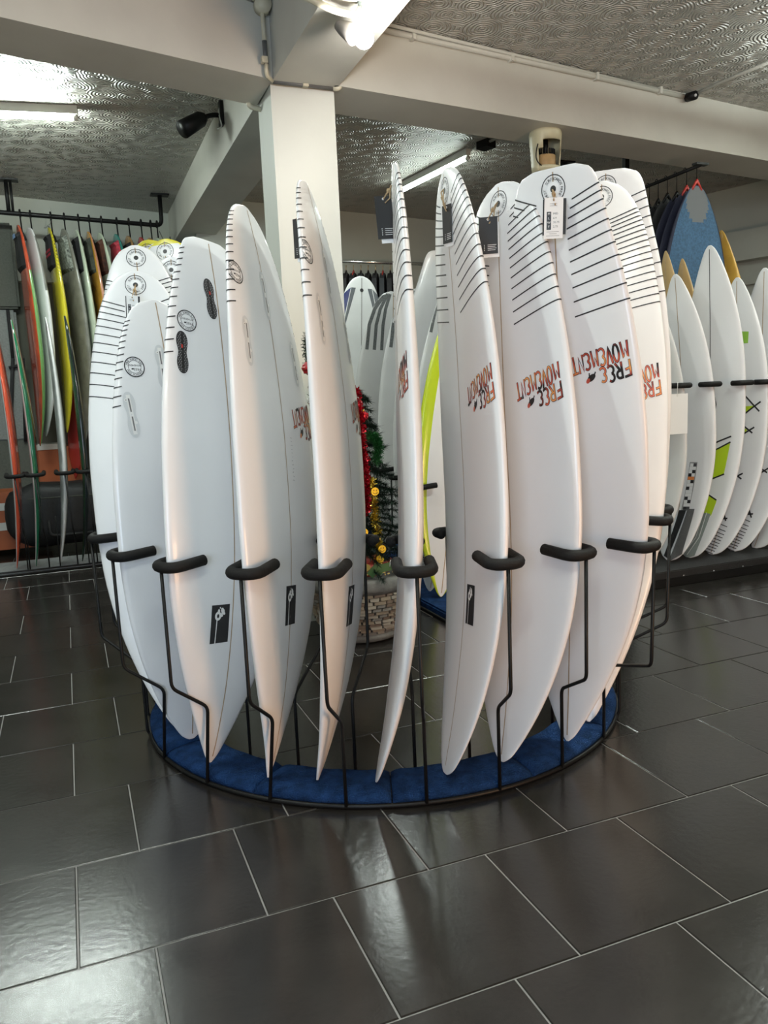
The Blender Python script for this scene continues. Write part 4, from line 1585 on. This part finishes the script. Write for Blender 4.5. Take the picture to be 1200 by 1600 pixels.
RHAN = mat('red_hanger', (.45, .04, .03), .4)


def wetsuit(x, y, Y, m, lab, hm, rot):
    p = at_y(x, y, Y)
    o = thing('wetsuit', lab, 'wetsuit', (p[0], Y, p[2]), rot, 'wetsuits on the chrome rail')
    ol = [(-.06, 0), (-.20, -.07), (-.27, -.30), (-.30, -.62), (-.24, -.63), (-.19, -.30), (-.18, -.65), (-.20, -1.25), (-.05, -1.27), (0, -.75), (.05, -1.27), (.20, -1.25), (.18, -.65), (.19, -.30), (.24, -.63), (.30, -.62), (.27, -.30), (.20, -.07), (.06, 0)]
    n = len(ol)
    v = [(a, -.025, b) for a, b in ol] + [(a, .025, b) for a, b in ol]
    f = [tuple(range(n)), tuple(range(2 * n - 1, n - 1, -1))] + [(i, n + i, n + (i + 1) % n, (i + 1) % n) for i in range(n)]
    mesh_from('suit', v, f, [m], o)
    h = tube('hanger', [(-.17, 0, -.07), (-.05, 0, .0), (0, 0, .03), (.05, 0, .0), (.17, 0, -.07)], .010, hm, o, 6)
    tube('hanger_hook', rounded([(0, 0, .03), (0, 0, .075), (.025, 0, .095), (.03, 0, .07)], .015), .005, mat('wire', (.45, .35, .22), .4, .6), h, 6)


ordn = 'first second third fourth fifth sixth seventh eighth ninth tenth'.split()
for i in range(9):
    x = 541 + i * 11.5
    wetsuit(x, 428, YR, NEO[i % 3], 'dark wetsuit on the chrome rail, %s from the left' % ordn[i], RHAN if i in (1, 5, 7, 8) else STEEL, 1.1)

# ------------------------------------------------------------------ right rack with pointed boards
rk = thing('board_stand', 'black stand along the right side holding pointed white boards nose up', 'rack', (4.2, 2.4, 0))
rko = np.array([4.2, 2.4, 0.0])
box('platform', np.array([4.55, 2.46, .052]) - rko, (2.4, .70, .10), mat('black_platform', (.010, .010, .011), .6, bump=.2, bscale=80), rk, 0, .006)
box('toe_strip', np.array([4.55, 2.108, .03]) - rko, (2.4, .012, .055), STEEL, rk)
for k in range(9):
    bx_ = 3.45 + .25 * k
    tube('rivet', [np.array([bx_, 2.112, .06]) - rko, np.array([bx_, 2.105, .06]) - rko], .006, mat('bright_steel', (.3, .3, .3), .3, .8), rk, 8)
tube('rear_bar', [np.array([3.3, 2.74, .70]) - rko, np.array([5.6, 2.74, .70]) - rko], .014, STEEL, rk, 8)
for x in (3.34, 5.5):
    tube('post', [np.array([x, 2.74, .10]) - rko, np.array([x, 2.74, .70]) - rko], .016, STEEL, rk, 8)
right = [
    # tip, tail(x), label
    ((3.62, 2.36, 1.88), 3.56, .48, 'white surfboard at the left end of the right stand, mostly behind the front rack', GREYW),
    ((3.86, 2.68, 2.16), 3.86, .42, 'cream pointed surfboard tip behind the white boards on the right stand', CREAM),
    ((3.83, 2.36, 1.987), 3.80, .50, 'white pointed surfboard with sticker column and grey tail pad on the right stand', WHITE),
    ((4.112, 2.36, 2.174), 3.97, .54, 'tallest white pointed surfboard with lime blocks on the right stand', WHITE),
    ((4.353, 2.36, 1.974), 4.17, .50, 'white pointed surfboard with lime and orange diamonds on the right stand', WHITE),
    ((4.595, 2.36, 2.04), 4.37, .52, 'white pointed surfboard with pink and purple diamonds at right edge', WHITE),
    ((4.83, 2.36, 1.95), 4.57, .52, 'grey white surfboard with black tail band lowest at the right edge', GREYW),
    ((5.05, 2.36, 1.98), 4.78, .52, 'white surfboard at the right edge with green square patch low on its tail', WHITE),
]
RBD = []
for i, (tip, tx, W, lab, m) in enumerate(right):
    bd = Board(tip, (tx, tip[1], .105), 272, W, .05, .20, .74, .060, -1, 'round')
    rt = thing('surfboard', lab, 'surfboard', (tx, 2.36, .105), 0, 'pointed boards on the right stand')
    ofs = np.array(rt.location)
    # shift local frame: children are built from the nose, the empty stands at the tail
    hold = bpy.data.objects.new('body_frame', None)
    bpy.data.objects.remove(hold)
    rt.location = tuple(bd.n0)
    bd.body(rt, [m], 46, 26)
    bd.stringer(rt, BLACK if i == 3 else STRING, .003, sides=(1,))
    RBD.append((bd, rt))
    s = .4
    for _ in range(10):
        p = bd.n0 + bd.pth(s, 0)
        s -= (1.275 - p[2]) / bd.L
    arm = tube('hook_arm', [q - rko for q in rounded([np.array([p[0] + .055, 2.74, .70]), np.array([p[0] + .055, 2.70, 1.268]), np.array([p[0] + .052, p[1] + .10, 1.275])], .03)], .006, STEEL, rk)
    tube('foam_grip', [q - rko for q in u_pad([p[0], p[1] - .024, 0], np.array([0, 1.0, 0]), np.array([1.0, 0, 0]), .05, .085, .017, 1.275, 0)], .0175, FOAM, arm, 10)
GPAD = mat('grey_pad', (.10, .10, .10), .8, bump=.4, bscale=150)
LGREY = mat('light_grey_pad', (.25, .28, .26), .7, bump=.3, bscale=150)
LIMEP = mat('lime_print', (.48, .66, .02), .3)
ORP = mat('orange_print', (.75, .24, .06), .3)
PINK = mat('pink_print', (.80, .06, .20), .3)
PURP = mat('purple_print', (.25, .05, .25), .3)
GTRI = mat('charcoal_print', (.06, .06, .065), .4)
GPATCH = mat('green_patch', (.25, .48, .05), .35)
bd, rt = RBD[2]
patch(bd, rt, 'tail_pad', [(1075, 795), (1086, 795), (1066, 866), (1046, 878)], GPAD, 1, 8, .004)
patch(bd, rt, 'tail_band', [(1062, 797), (1073, 797), (1044, 872), (1038, 868)], PADB, 1, 8, .005)
patch(bd, rt, 'sticker_ground', [(1078, 722), (1090, 722), (1076, 798), (1064, 798)], mat('sticker_grey', (.30, .30, .29), .5), 1, 6, .0009)
rnd = random.Random(8)
for j in range(14):
    y = 724 + j * 5.2
    xc = 1084 - 12 * ((y - 724) / 72) ** .9
    for xo in (-5, 0):
        patch(bd, rt, 'sticker', [(xc + xo, y), (xc + xo + 5, y), (xc + xo + 4.4, y + 5), (xc + xo - .6, y + 5)], rnd.choice([BLACK, CARDW, GTRI, CARDW, BLACK]) if j != 4 else ORP, 1, 2, .0012)
bd, rt = RBD[3]
patch(bd, rt, 'lime_block', [(1104, 708), (1141, 692), (1131, 741), (1096, 755)], LIMEP, 1, 10)
patch(bd, rt, 'lime_block', [(1094, 766), (1120, 782), (1111, 806), (1088, 798)], LIMEP, 1, 10)
patch(bd, rt, 'lime_block', [(1108, 612), (1116, 622), (1116, 648), (1106, 664)], LIMEP, 1, 8)
for l in ([(1104, 700), (1122, 690), (1142, 682)], [(1104, 709), (1124, 700), (1141, 691)], [(1096, 755), (1131, 741)], [(1094, 764), (1119, 781)], [(1107, 605), (1116, 616), (1119, 632), (1116, 648), (1108, 666)]):
    line_print(bd, rt, l, .010)
patch(bd, rt, 'tail_pad', [(1094, 800), (1111, 803), (1086, 868), (1056, 880)], LGREY, 1, 8, .004)
for xo in (0, 5):
    line_print(bd, rt, [(1100 + xo, 801), (1088 + xo, 840), (1062 + xo * 1.4, 878)], .005, CARDW, 1, .0055)
patch(bd, rt, 'tail_tip', [(1052, 880), (1062, 872), (1070, 884), (1050, 890)], LIMEP, 1, 4, .005)
bd, rt = RBD[4]
patch(bd, rt, 'lime_diamond', [(1150, 636), (1178, 634), (1150, 660), (1146, 655)], LIMEP, 1, 8)
patch(bd, rt, 'lime_diamond', [(1150, 660), (1168, 672), (1146, 690), (1142, 678)], LIMEP, 1, 8)
patch(bd, rt, 'orange_diamond', [(1136, 729), (1151, 744), (1126, 757), (1131, 740)], ORP, 1, 8)
patch(bd, rt, 'charcoal_triangle', [(1122, 774), (1132, 810), (1112, 812), (1116, 795)], GTRI, 1, 8)
for l in ([(1166, 620), (1186, 642)], [(1188, 628), (1146, 661)], [(1146, 652), (1175, 676)], [(1178, 668), (1140, 692)], [(1146, 680), (1132, 736)], [(1132, 728), (1158, 748)], [(1160, 740), (1124, 758)], [(1122, 770), (1134, 813)], [(1112, 812), (1136, 810)]):
    line_print(bd, rt, l, .011)
for j in range(11):
    t = j / 10
    y = 815 + 46 * t ** .8
    xl, xr = 1112 - 26 * t, 1136 - 24 * t
    line_print(bd, rt, [(xl, y - 2), (xr, y + 8)], .005)
patch(bd, rt, 'green_patch', [(1157, 518), (1170, 518), (1169, 536), (1157, 537)], GPATCH, 1, 4, .0014)
bd, rt = RBD[5]
patch(bd, rt, 'pink_diamond', [(1192, 632), (1212, 628), (1212, 652), (1190, 654)], PINK, 1, 8)
patch(bd, rt, 'pink_diamond', [(1190, 654), (1206, 668), (1186, 684), (1186, 672)], PINK, 1, 8)
patch(bd, rt, 'purple_diamond', [(1176, 725), (1192, 737), (1168, 750), (1172, 738)], PURP, 1, 8)
patch(bd, rt, 'charcoal_triangle', [(1162, 768), (1172, 804), (1148, 806), (1154, 790)], GTRI, 1, 8)
for l in ([(1186, 650), (1206, 668)], [(1206, 640), (1186, 684)], [(1184, 686), (1176, 730)], [(1174, 722), (1198, 738)], [(1200, 732), (1168, 752)], [(1160, 764), (1174, 808)], [(1150, 805), (1176, 803)]):
    line_print(bd, rt, l, .011)
for j in range(11):
    t = j / 10
    y = 808 + 46 * t ** .8
    xl, xr = 1150 - 26 * t, 1172 - 24 * t
    line_print(bd, rt, [(xl, y - 2), (xr, y + 7)], .005)
patch(bd, rt, 'green_patch', [(1132, 829), (1148, 833), (1143, 850), (1125, 845)], GPATCH, 1, 4, .0014)
bd, rt = RBD[6]
patch(bd, rt, 'tail_band', [(1190, 790), (1200, 800), (1170, 868), (1158, 866)], PADB, 1, 8, .004)
bd, rt = RBD[7]
patch(bd, rt, 'green_patch', [(1194, 828), (1206, 832), (1204, 850), (1190, 846)], GPATCH, 1, 4, .0014)
# paper note hanging at the left board of this stand
p = at_y(1060, 618, 2.06)
nt_ = thing('paper_note', 'blank white paper note on a string below the first foam grip of the right stand', 'note', p)
a, b = at_y(1046, 616, 2.06), at_y(1074, 677, 2.06)
box('sheet', np.array([(a[0] + b[0]) / 2, 2.06, (a[2] + b[2]) / 2]) - p, (b[0] - a[0], .001, a[2] - b[2]), CARDW, nt_)
tube('string', [at_y(1059, 597, 2.05) - p, at_y(1058, 620, 2.058) - p], .0015, PLASTIC, nt_, 5)

# yellow board tips and hanging board bags behind the right stand
for lab, tip, base, W, az in (('mustard yellow pointed surfboard behind the blue board bag', at_y(1127, 360, 3.05), None, .50, 285),
                              ('thin tan board tip between cream board and blue bag', at_y(1040, 392, 2.75), None, .40, 270),
                              ('small tan board tip left of the tallest pointed board', at_y(1066, 404, 2.75), None, .40, 270)):
    bd = Board(tip, (tip[0] - .04, tip[1], .03), az, W, .06, .05, .85, .055, -1, 'round')
    rt = thing('surfboard', lab, 'surfboard', bd.n0, 0, None)
    bd.body(rt, [mat('mustard_board', (.52, .31, .055), .3, var=.15, vscale=12, coat=.3) if W > .45 else mat('tan_board', (.48, .33, .14), .4)], 40, 22)
    bd.stringer(rt, STRING, .003)
br = thing('display_rail', 'black angle-iron rail under the right ceiling carrying the board bags', 'rail', (4.45, 3.2, 2.82))
bo_ = np.array([4.45, 3.2, 2.82])
tube('bar', [np.array([4.437, 2.80, 2.815]) - bo_, np.array([4.50, 4.6, 2.815]) - bo_], .013, STEEL, br, 8)
box('end_cap', np.array([4.437, 2.80, 2.82]) - bo_, (.11, .05, .014), STEEL, br)
for y in (3.65, 4.5):
    box('drop', np.array([4.465, y, 3.06]) - bo_, (.04, .04, ZC - 2.82), STEEL, br)
    box('mount_plate', np.array([4.465, y, ZC - .006]) - bo_, (.16, .12, .012), STEEL, br)
DENIM = mat('blue_denim', (.035, .085, .15), .9, var=.25, vscale=70, bump=.3, bscale=250)
NAVYB = mat('navy_bag', (.010, .012, .030), .8)
BLKB = mat('black_bag', (.010, .011, .011), .75)
for i in range(10):
    y = 2.86 + .105 * i
    xc = 4.46 + .004 * i
    front = i == 0
    bd = Board((xc, y, 2.690 - .01 * (i % 3) - .006 * i), (xc, y + .02, .55), 0, .64 if front else .62, .0, .0, .62, .07, 1, 'round')
    rt = thing('board_bag', 'blue denim board bag with grey nose patch hanging foremost on the right rail' if front else
               'dark board bag hanging %s behind the blue one on the right rail' % ordn[i - 1], 'bag', bd.n0, 0, 'board bags hanging on the right rail')
    bd.body(rt, [NAVYB if i < 3 else BLKB, DENIM, mat('grey_nose', (.11, .115, .12), .85)], 90 if front else 46, 40 if front else 26,
            fmat=(lambda s, t: 0 if abs(math.cos(t)) > .86 else (2 if ((s * 2.14 - .13) / .125) ** 2 + (abs(math.cos(t)) ** .7 * float(bd.hw(s)) / .10) ** 2 < 1 else 1)) if front else (lambda s, t: 0))
    hp = bd.n0
    hm = mat('red_hanger', (.6, .05, .04), .4) if i < 2 else STEEL
    tube('hanger_clip', [(-.045, 0, -.03), (0, 0, .035), (.045, 0, -.03)], [.010, .016, .010], hm, rt, 6)
    tube('hanger_hook', [np.array(q) - hp for q in rounded([hp + np.array([0, 0, .03]), np.array([hp[0], hp[1], 2.83]), np.array([hp[0] - .02, hp[1], 2.845]), np.array([hp[0] - .03, hp[1], 2.82])], .02)], .003, STEEL, rt, 6)

# ------------------------------------------------------------------ lamps and ceiling fittings
GLOW = mat('tube_glow', (.9, .95, .92), .5, emit=((.88, 1.0, .93), 24.0))
BATT = mat('batten_white', (.70, .72, .66), .4)


GLOWL = mat('tube_glow_near', (.9, .95, .92), .5, emit=((.88, 1.0, .93), 190.0))


def tube_lamp(a, b, lab, gm=GLOW):
    a, b = np.array(a, float), np.array(b, float)
    c = (a + b) / 2
    o = thing('tube_lamp', lab, 'lamp', c)
    d = (b - a) / np.linalg.norm(b - a)
    tube('glow_tube', [a + d * .02 - c, b - d * .02 - c], .014, gm, o, 10)
    v, f = box_data(-np.linalg.norm(b - a) / 2, -.022, .022, np.linalg.norm(b - a) / 2, .022, .075)
    ang = math.atan2(d[1], d[0])
    bt = mesh_from('batten', v, f, [BATT], o)
    bt.rotation_euler = (0, 0, ang)
    for p, sg in ((a, 1), (b, -1)):
        cap = tube('end_cap', [p - c, p + d * sg * .03 - c], .017, BATT, o, 8)
        tube('cap_stem', [p + d * sg * .012 - c, p + d * sg * .012 - c + np.array([0, 0, .03])], .010, BATT, cap, 6)


tube_lamp((-.86, 4.30, 3.222), (.355, 4.145, 3.222), 'lit fluorescent tube on the far left ceiling', GLOWL)
tube_lamp((3.27, 5.50, 3.222), (3.405, 4.33, 3.222), 'lit fluorescent tube seen obliquely behind the edge-on board')
cb = thing('ceiling_box', 'small black junction box on the ceiling at the oblique tube end', 'fitting', (3.46, 4.13, ZC))
box('box', (0, 0, -.03), (.10, .12, .06), STEEL, cb, .3)
tube('conduit', [(0, -.06, -.02), (.14, -.62, -.015), (.20, -.95, -.015)], .012, BEAMM, cb, 6)
# bulb lamp under the forward beam
lp = np.array([1.415, 1.53, 2.795])
lamp = thing('spot_lamp', 'glaring bare bulb lamp under the beam at the picture top', 'lamp', lp)
bm = bmesh.new()
bmesh.ops.create_uvsphere(bm, u_segments=24, v_segments=14, radius=.042)
me = bpy.data.meshes.new('bulb')
bm.to_mesh(me)
bm.free()
link('bulb', me, lamp, [mat('bulb_glow', (1, 1, 1), .5, emit=((1.0, .97, .92), 330.0))], True)
tube('shade', [(-.02, .05, .03), (-.06, .10, .075), (-.075, .12, .09)], [.046, .030, .018], mat('grey_shade', (.16, .15, .14), .4), lamp, 14)
tube('stem', [(0, .02, .03), (0, .03, .155)], .012, mat('dark_stem', (.07, .09, .09), .4), lamp, 8)
tube('bracket', rounded([(-.25, .02, .14), (-.12, .02, .10), (-.02, .03, .10), (.0, .03, .13)], .04), .014, mat('cream_plastic', (.62, .58, .44), .4), lamp, 8)
# black spotlight on the rear beam
sp = np.array([1.262, 3.80, 3.215])
spot = thing('spot_lamp', 'unlit black spotlight on the beam left of the column', 'lamp', sp)
box('base', (-.012, 0, 0), (.024, .07, .15), STEEL, spot)
tube('arm', rounded([(-.02, 0, -.01), (-.08, -.02, -.02), (-.15, -.03, -.05)], .03), .016, STEEL, spot, 8)
tube('head', [(-.13, -.03, -.04), (-.16, -.04, -.06), (-.29, -.09, -.15)], [.03, .05, .058], STEEL, spot, 14)
tube('cable', rounded([(-.01, 0, .07), (-.03, -.01, .0), (-.02, -.05, -.10), (-.06, -.08, -.13), (-.03, .02, -.06)], .03), .005, mat('white_cable', (.6, .6, .55), .5), spot, 6)
# old cream fan motor housing under the right beam
fp = at_z(852, 206, ZB)
fan = thing('fan_motor', 'old cream plastic fan motor housing bolted under the right beam', 'fan', fp)
CP = mat('aged_cream', (.60, .56, .38), .4, var=.1, vscale=8)
v, f = [], []
prof = [(.098, 0), (.100, -.02), (.097, -.07), (.093, -.12), (.089, -.17), (.086, -.22), (.084, -.255)]
NF = 36
yaw = math.atan2(CAM[1] - fp[1], CAM[0] - fp[0]) + .55
for r, z in prof:
    for k in range(NF):
        a = yaw + 2 * PI * k / NF
        v.append((r * math.cos(a), r * math.sin(a), z))
for i in range(len(prof) - 1):
    for k in range(NF):
        ka = (k + .5) if k < NF / 2 else k + .5 - NF
        if i >= 2 and abs(ka) < (4.2 if i == 2 else 5.6):
            continue
        f.append((i * NF + k, i * NF + (k + 1) % NF, (i + 1) * NF + (k + 1) % NF, (i + 1) * NF + k))
f.append(tuple(range(NF)))
hs = mesh_from('housing', v, f, [CP], fan, True)
so = hs.modifiers.new('thick', 'SOLIDIFY')
so.thickness = .006
lathe('motor', [(.0, -.25), (.060, -.25), (.064, -.20), (.064, -.155), (.06, -.15), (0, -.15)], mat('copper_winding', (.42, .27, .12), .5, var=.15, vscale=30), fan)
for k in range(26):
    a = 2 * PI * k / 26
    box('cooling_fin', (.056 * math.cos(a), .056 * math.sin(a), -.135), (.012, .004, .04), STEEL, fan, a)
tube('axle', [(0, 0, -.15), (0, 0, -.05)], .018, STEEL, fan, 10)
lathe('collar', [(.0, -.30), (.072, -.30), (.078, -.25), (.088, -.245), (.090, -.225), (.080, -.222), (0, -.222)], CP, fan)
tube('lug', [(.086 * math.cos(yaw + 1.4), .086 * math.sin(yaw + 1.4), -.235), (.115 * math.cos(yaw + 1.4), .115 * math.sin(yaw + 1.4), -.235)], .014, CP, fan, 8)
tube('wire', rounded([(.08 * math.cos(yaw - .9), .08 * math.sin(yaw - .9), -.05), (.11 * math.cos(yaw - 1.1), .11 * math.sin(yaw - 1.1), -.12), (.12 * math.cos(yaw - 1.1), .12 * math.sin(yaw - 1.1), -.2), (.07 * math.cos(yaw - .6), .07 * math.sin(yaw - .6), -.245)], .05), .004, STEEL, fan, 6)
# cable conduits
CREAMP = mat('cream_plastic', (.62, .58, .44), .4)
GREYP = mat('grey_conduit', (.12, .12, .115), .5)
yc = 2.497
cdt = thing('conduit', 'cream and grey cable conduit bent round the column top', 'conduit', (1.26, 2.43, 3.1))
cz = np.array([1.26, 2.43, 3.1])
A1, A2, A3 = at_y(409, 14, 2.41), at_y(413, 64, 2.41), at_y(416, 100, 2.41)
tube('pipe', [A1 - cz, A2 - cz], .011, CREAMP, cdt, 8)
tube('pipe', [A2 - cz, A3 - cz], .013, GREYP, cdt, 8)
E1, E2 = at_y(426, 127, 2.485), at_y(521, 138, 2.485)
tube('pipe', rounded([A3 - cz, at_y(416, 118, 2.41) - cz, E1 - cz], .06), .010, CREAMP, cdt, 8)
tube('pipe', [E1 - cz, E2 - cz], .012, GREYP, cdt, 8)
tube('pipe', rounded([E2 - cz, at_y(531, 138, 2.47) - cz, at_y(533, 124, 2.47) - cz], .03), .014, CREAMP, cdt, 8)
for x, y, Y in ((413, 94, 2.405), (477, 131, 2.48)):
    box('clip', at_y(x, y, Y) - cz, (.03, .03, .03), CREAMP, cdt)
dx = at_y(410, 8, 2.41)
jb = thing('junction_box', 'round cream junction box on the left beam above the column', 'fitting', dx)
tube('cover', [(0, -.03, 0), (0, .03, 0)], .042, CREAMP, jb, 20)
tube('pipe', [(-.03, 0, .02), (-.6, -.16, .22)], .011, CREAMP, jb, 8)
tube('pipe', [(.03, 0, .02), (.09, 0, .12)], .011, CREAMP, jb, 8)
lc = thing('conduit', 'short cream conduit elbow left of the column head', 'conduit', at_y(395, 168, 2.83))
tube('pipe', rounded([(-.02, .0, .06), (-.03, -.01, .0), (.05, -.02, -.015), (.06, .02, .02)], .03), .014, CREAMP, lc, 8)
rcn = thing('conduit', 'painted pipe run along the top edge of the right beam', 'conduit', (3, 2.6, ZC - .03))
r0_ = np.array([3, 2.6, ZC - .03])
q0, q1 = np.array([1.66, 2.435, ZC - .028]), np.array([4.33, 2.84, ZC - .028])
tube('pipe', [q0 - r0_, q1 - r0_], .016, BEAMM, rcn, 8)
tube('pipe', [q0 + np.array([0, -.04, .014]) - r0_, q1 + np.array([-.3, -.04, .014]) - r0_], .010, BEAMM, rcn, 8)
for t in (.16, .42, .68, .9):
    p = q0 + (q1 - q0) * t
    box('clip', p - r0_, (.02, .05, .045), BEAMM, rcn, .15)
dv = at_z(1079, 150, ZC - .035)
cm_ = thing('cable_gland', 'small black cable outlet at the pipe end on the right ceiling', 'fitting', dv)
tube('barrel', [(0, .03, 0), (0, -.045, -.01)], .030, STEEL, cm_, 14)
tube('eye', [(0, -.045, -.01), (0, -.05, -.012)], .010, mat('white_dot', (.6, .6, .6), .3), cm_, 10)
tube('pipe', [(.02, 0, .01), tuple(at_z(1260, 72, ZC - .012) - dv)], .011, BEAMM, cm_, 8)
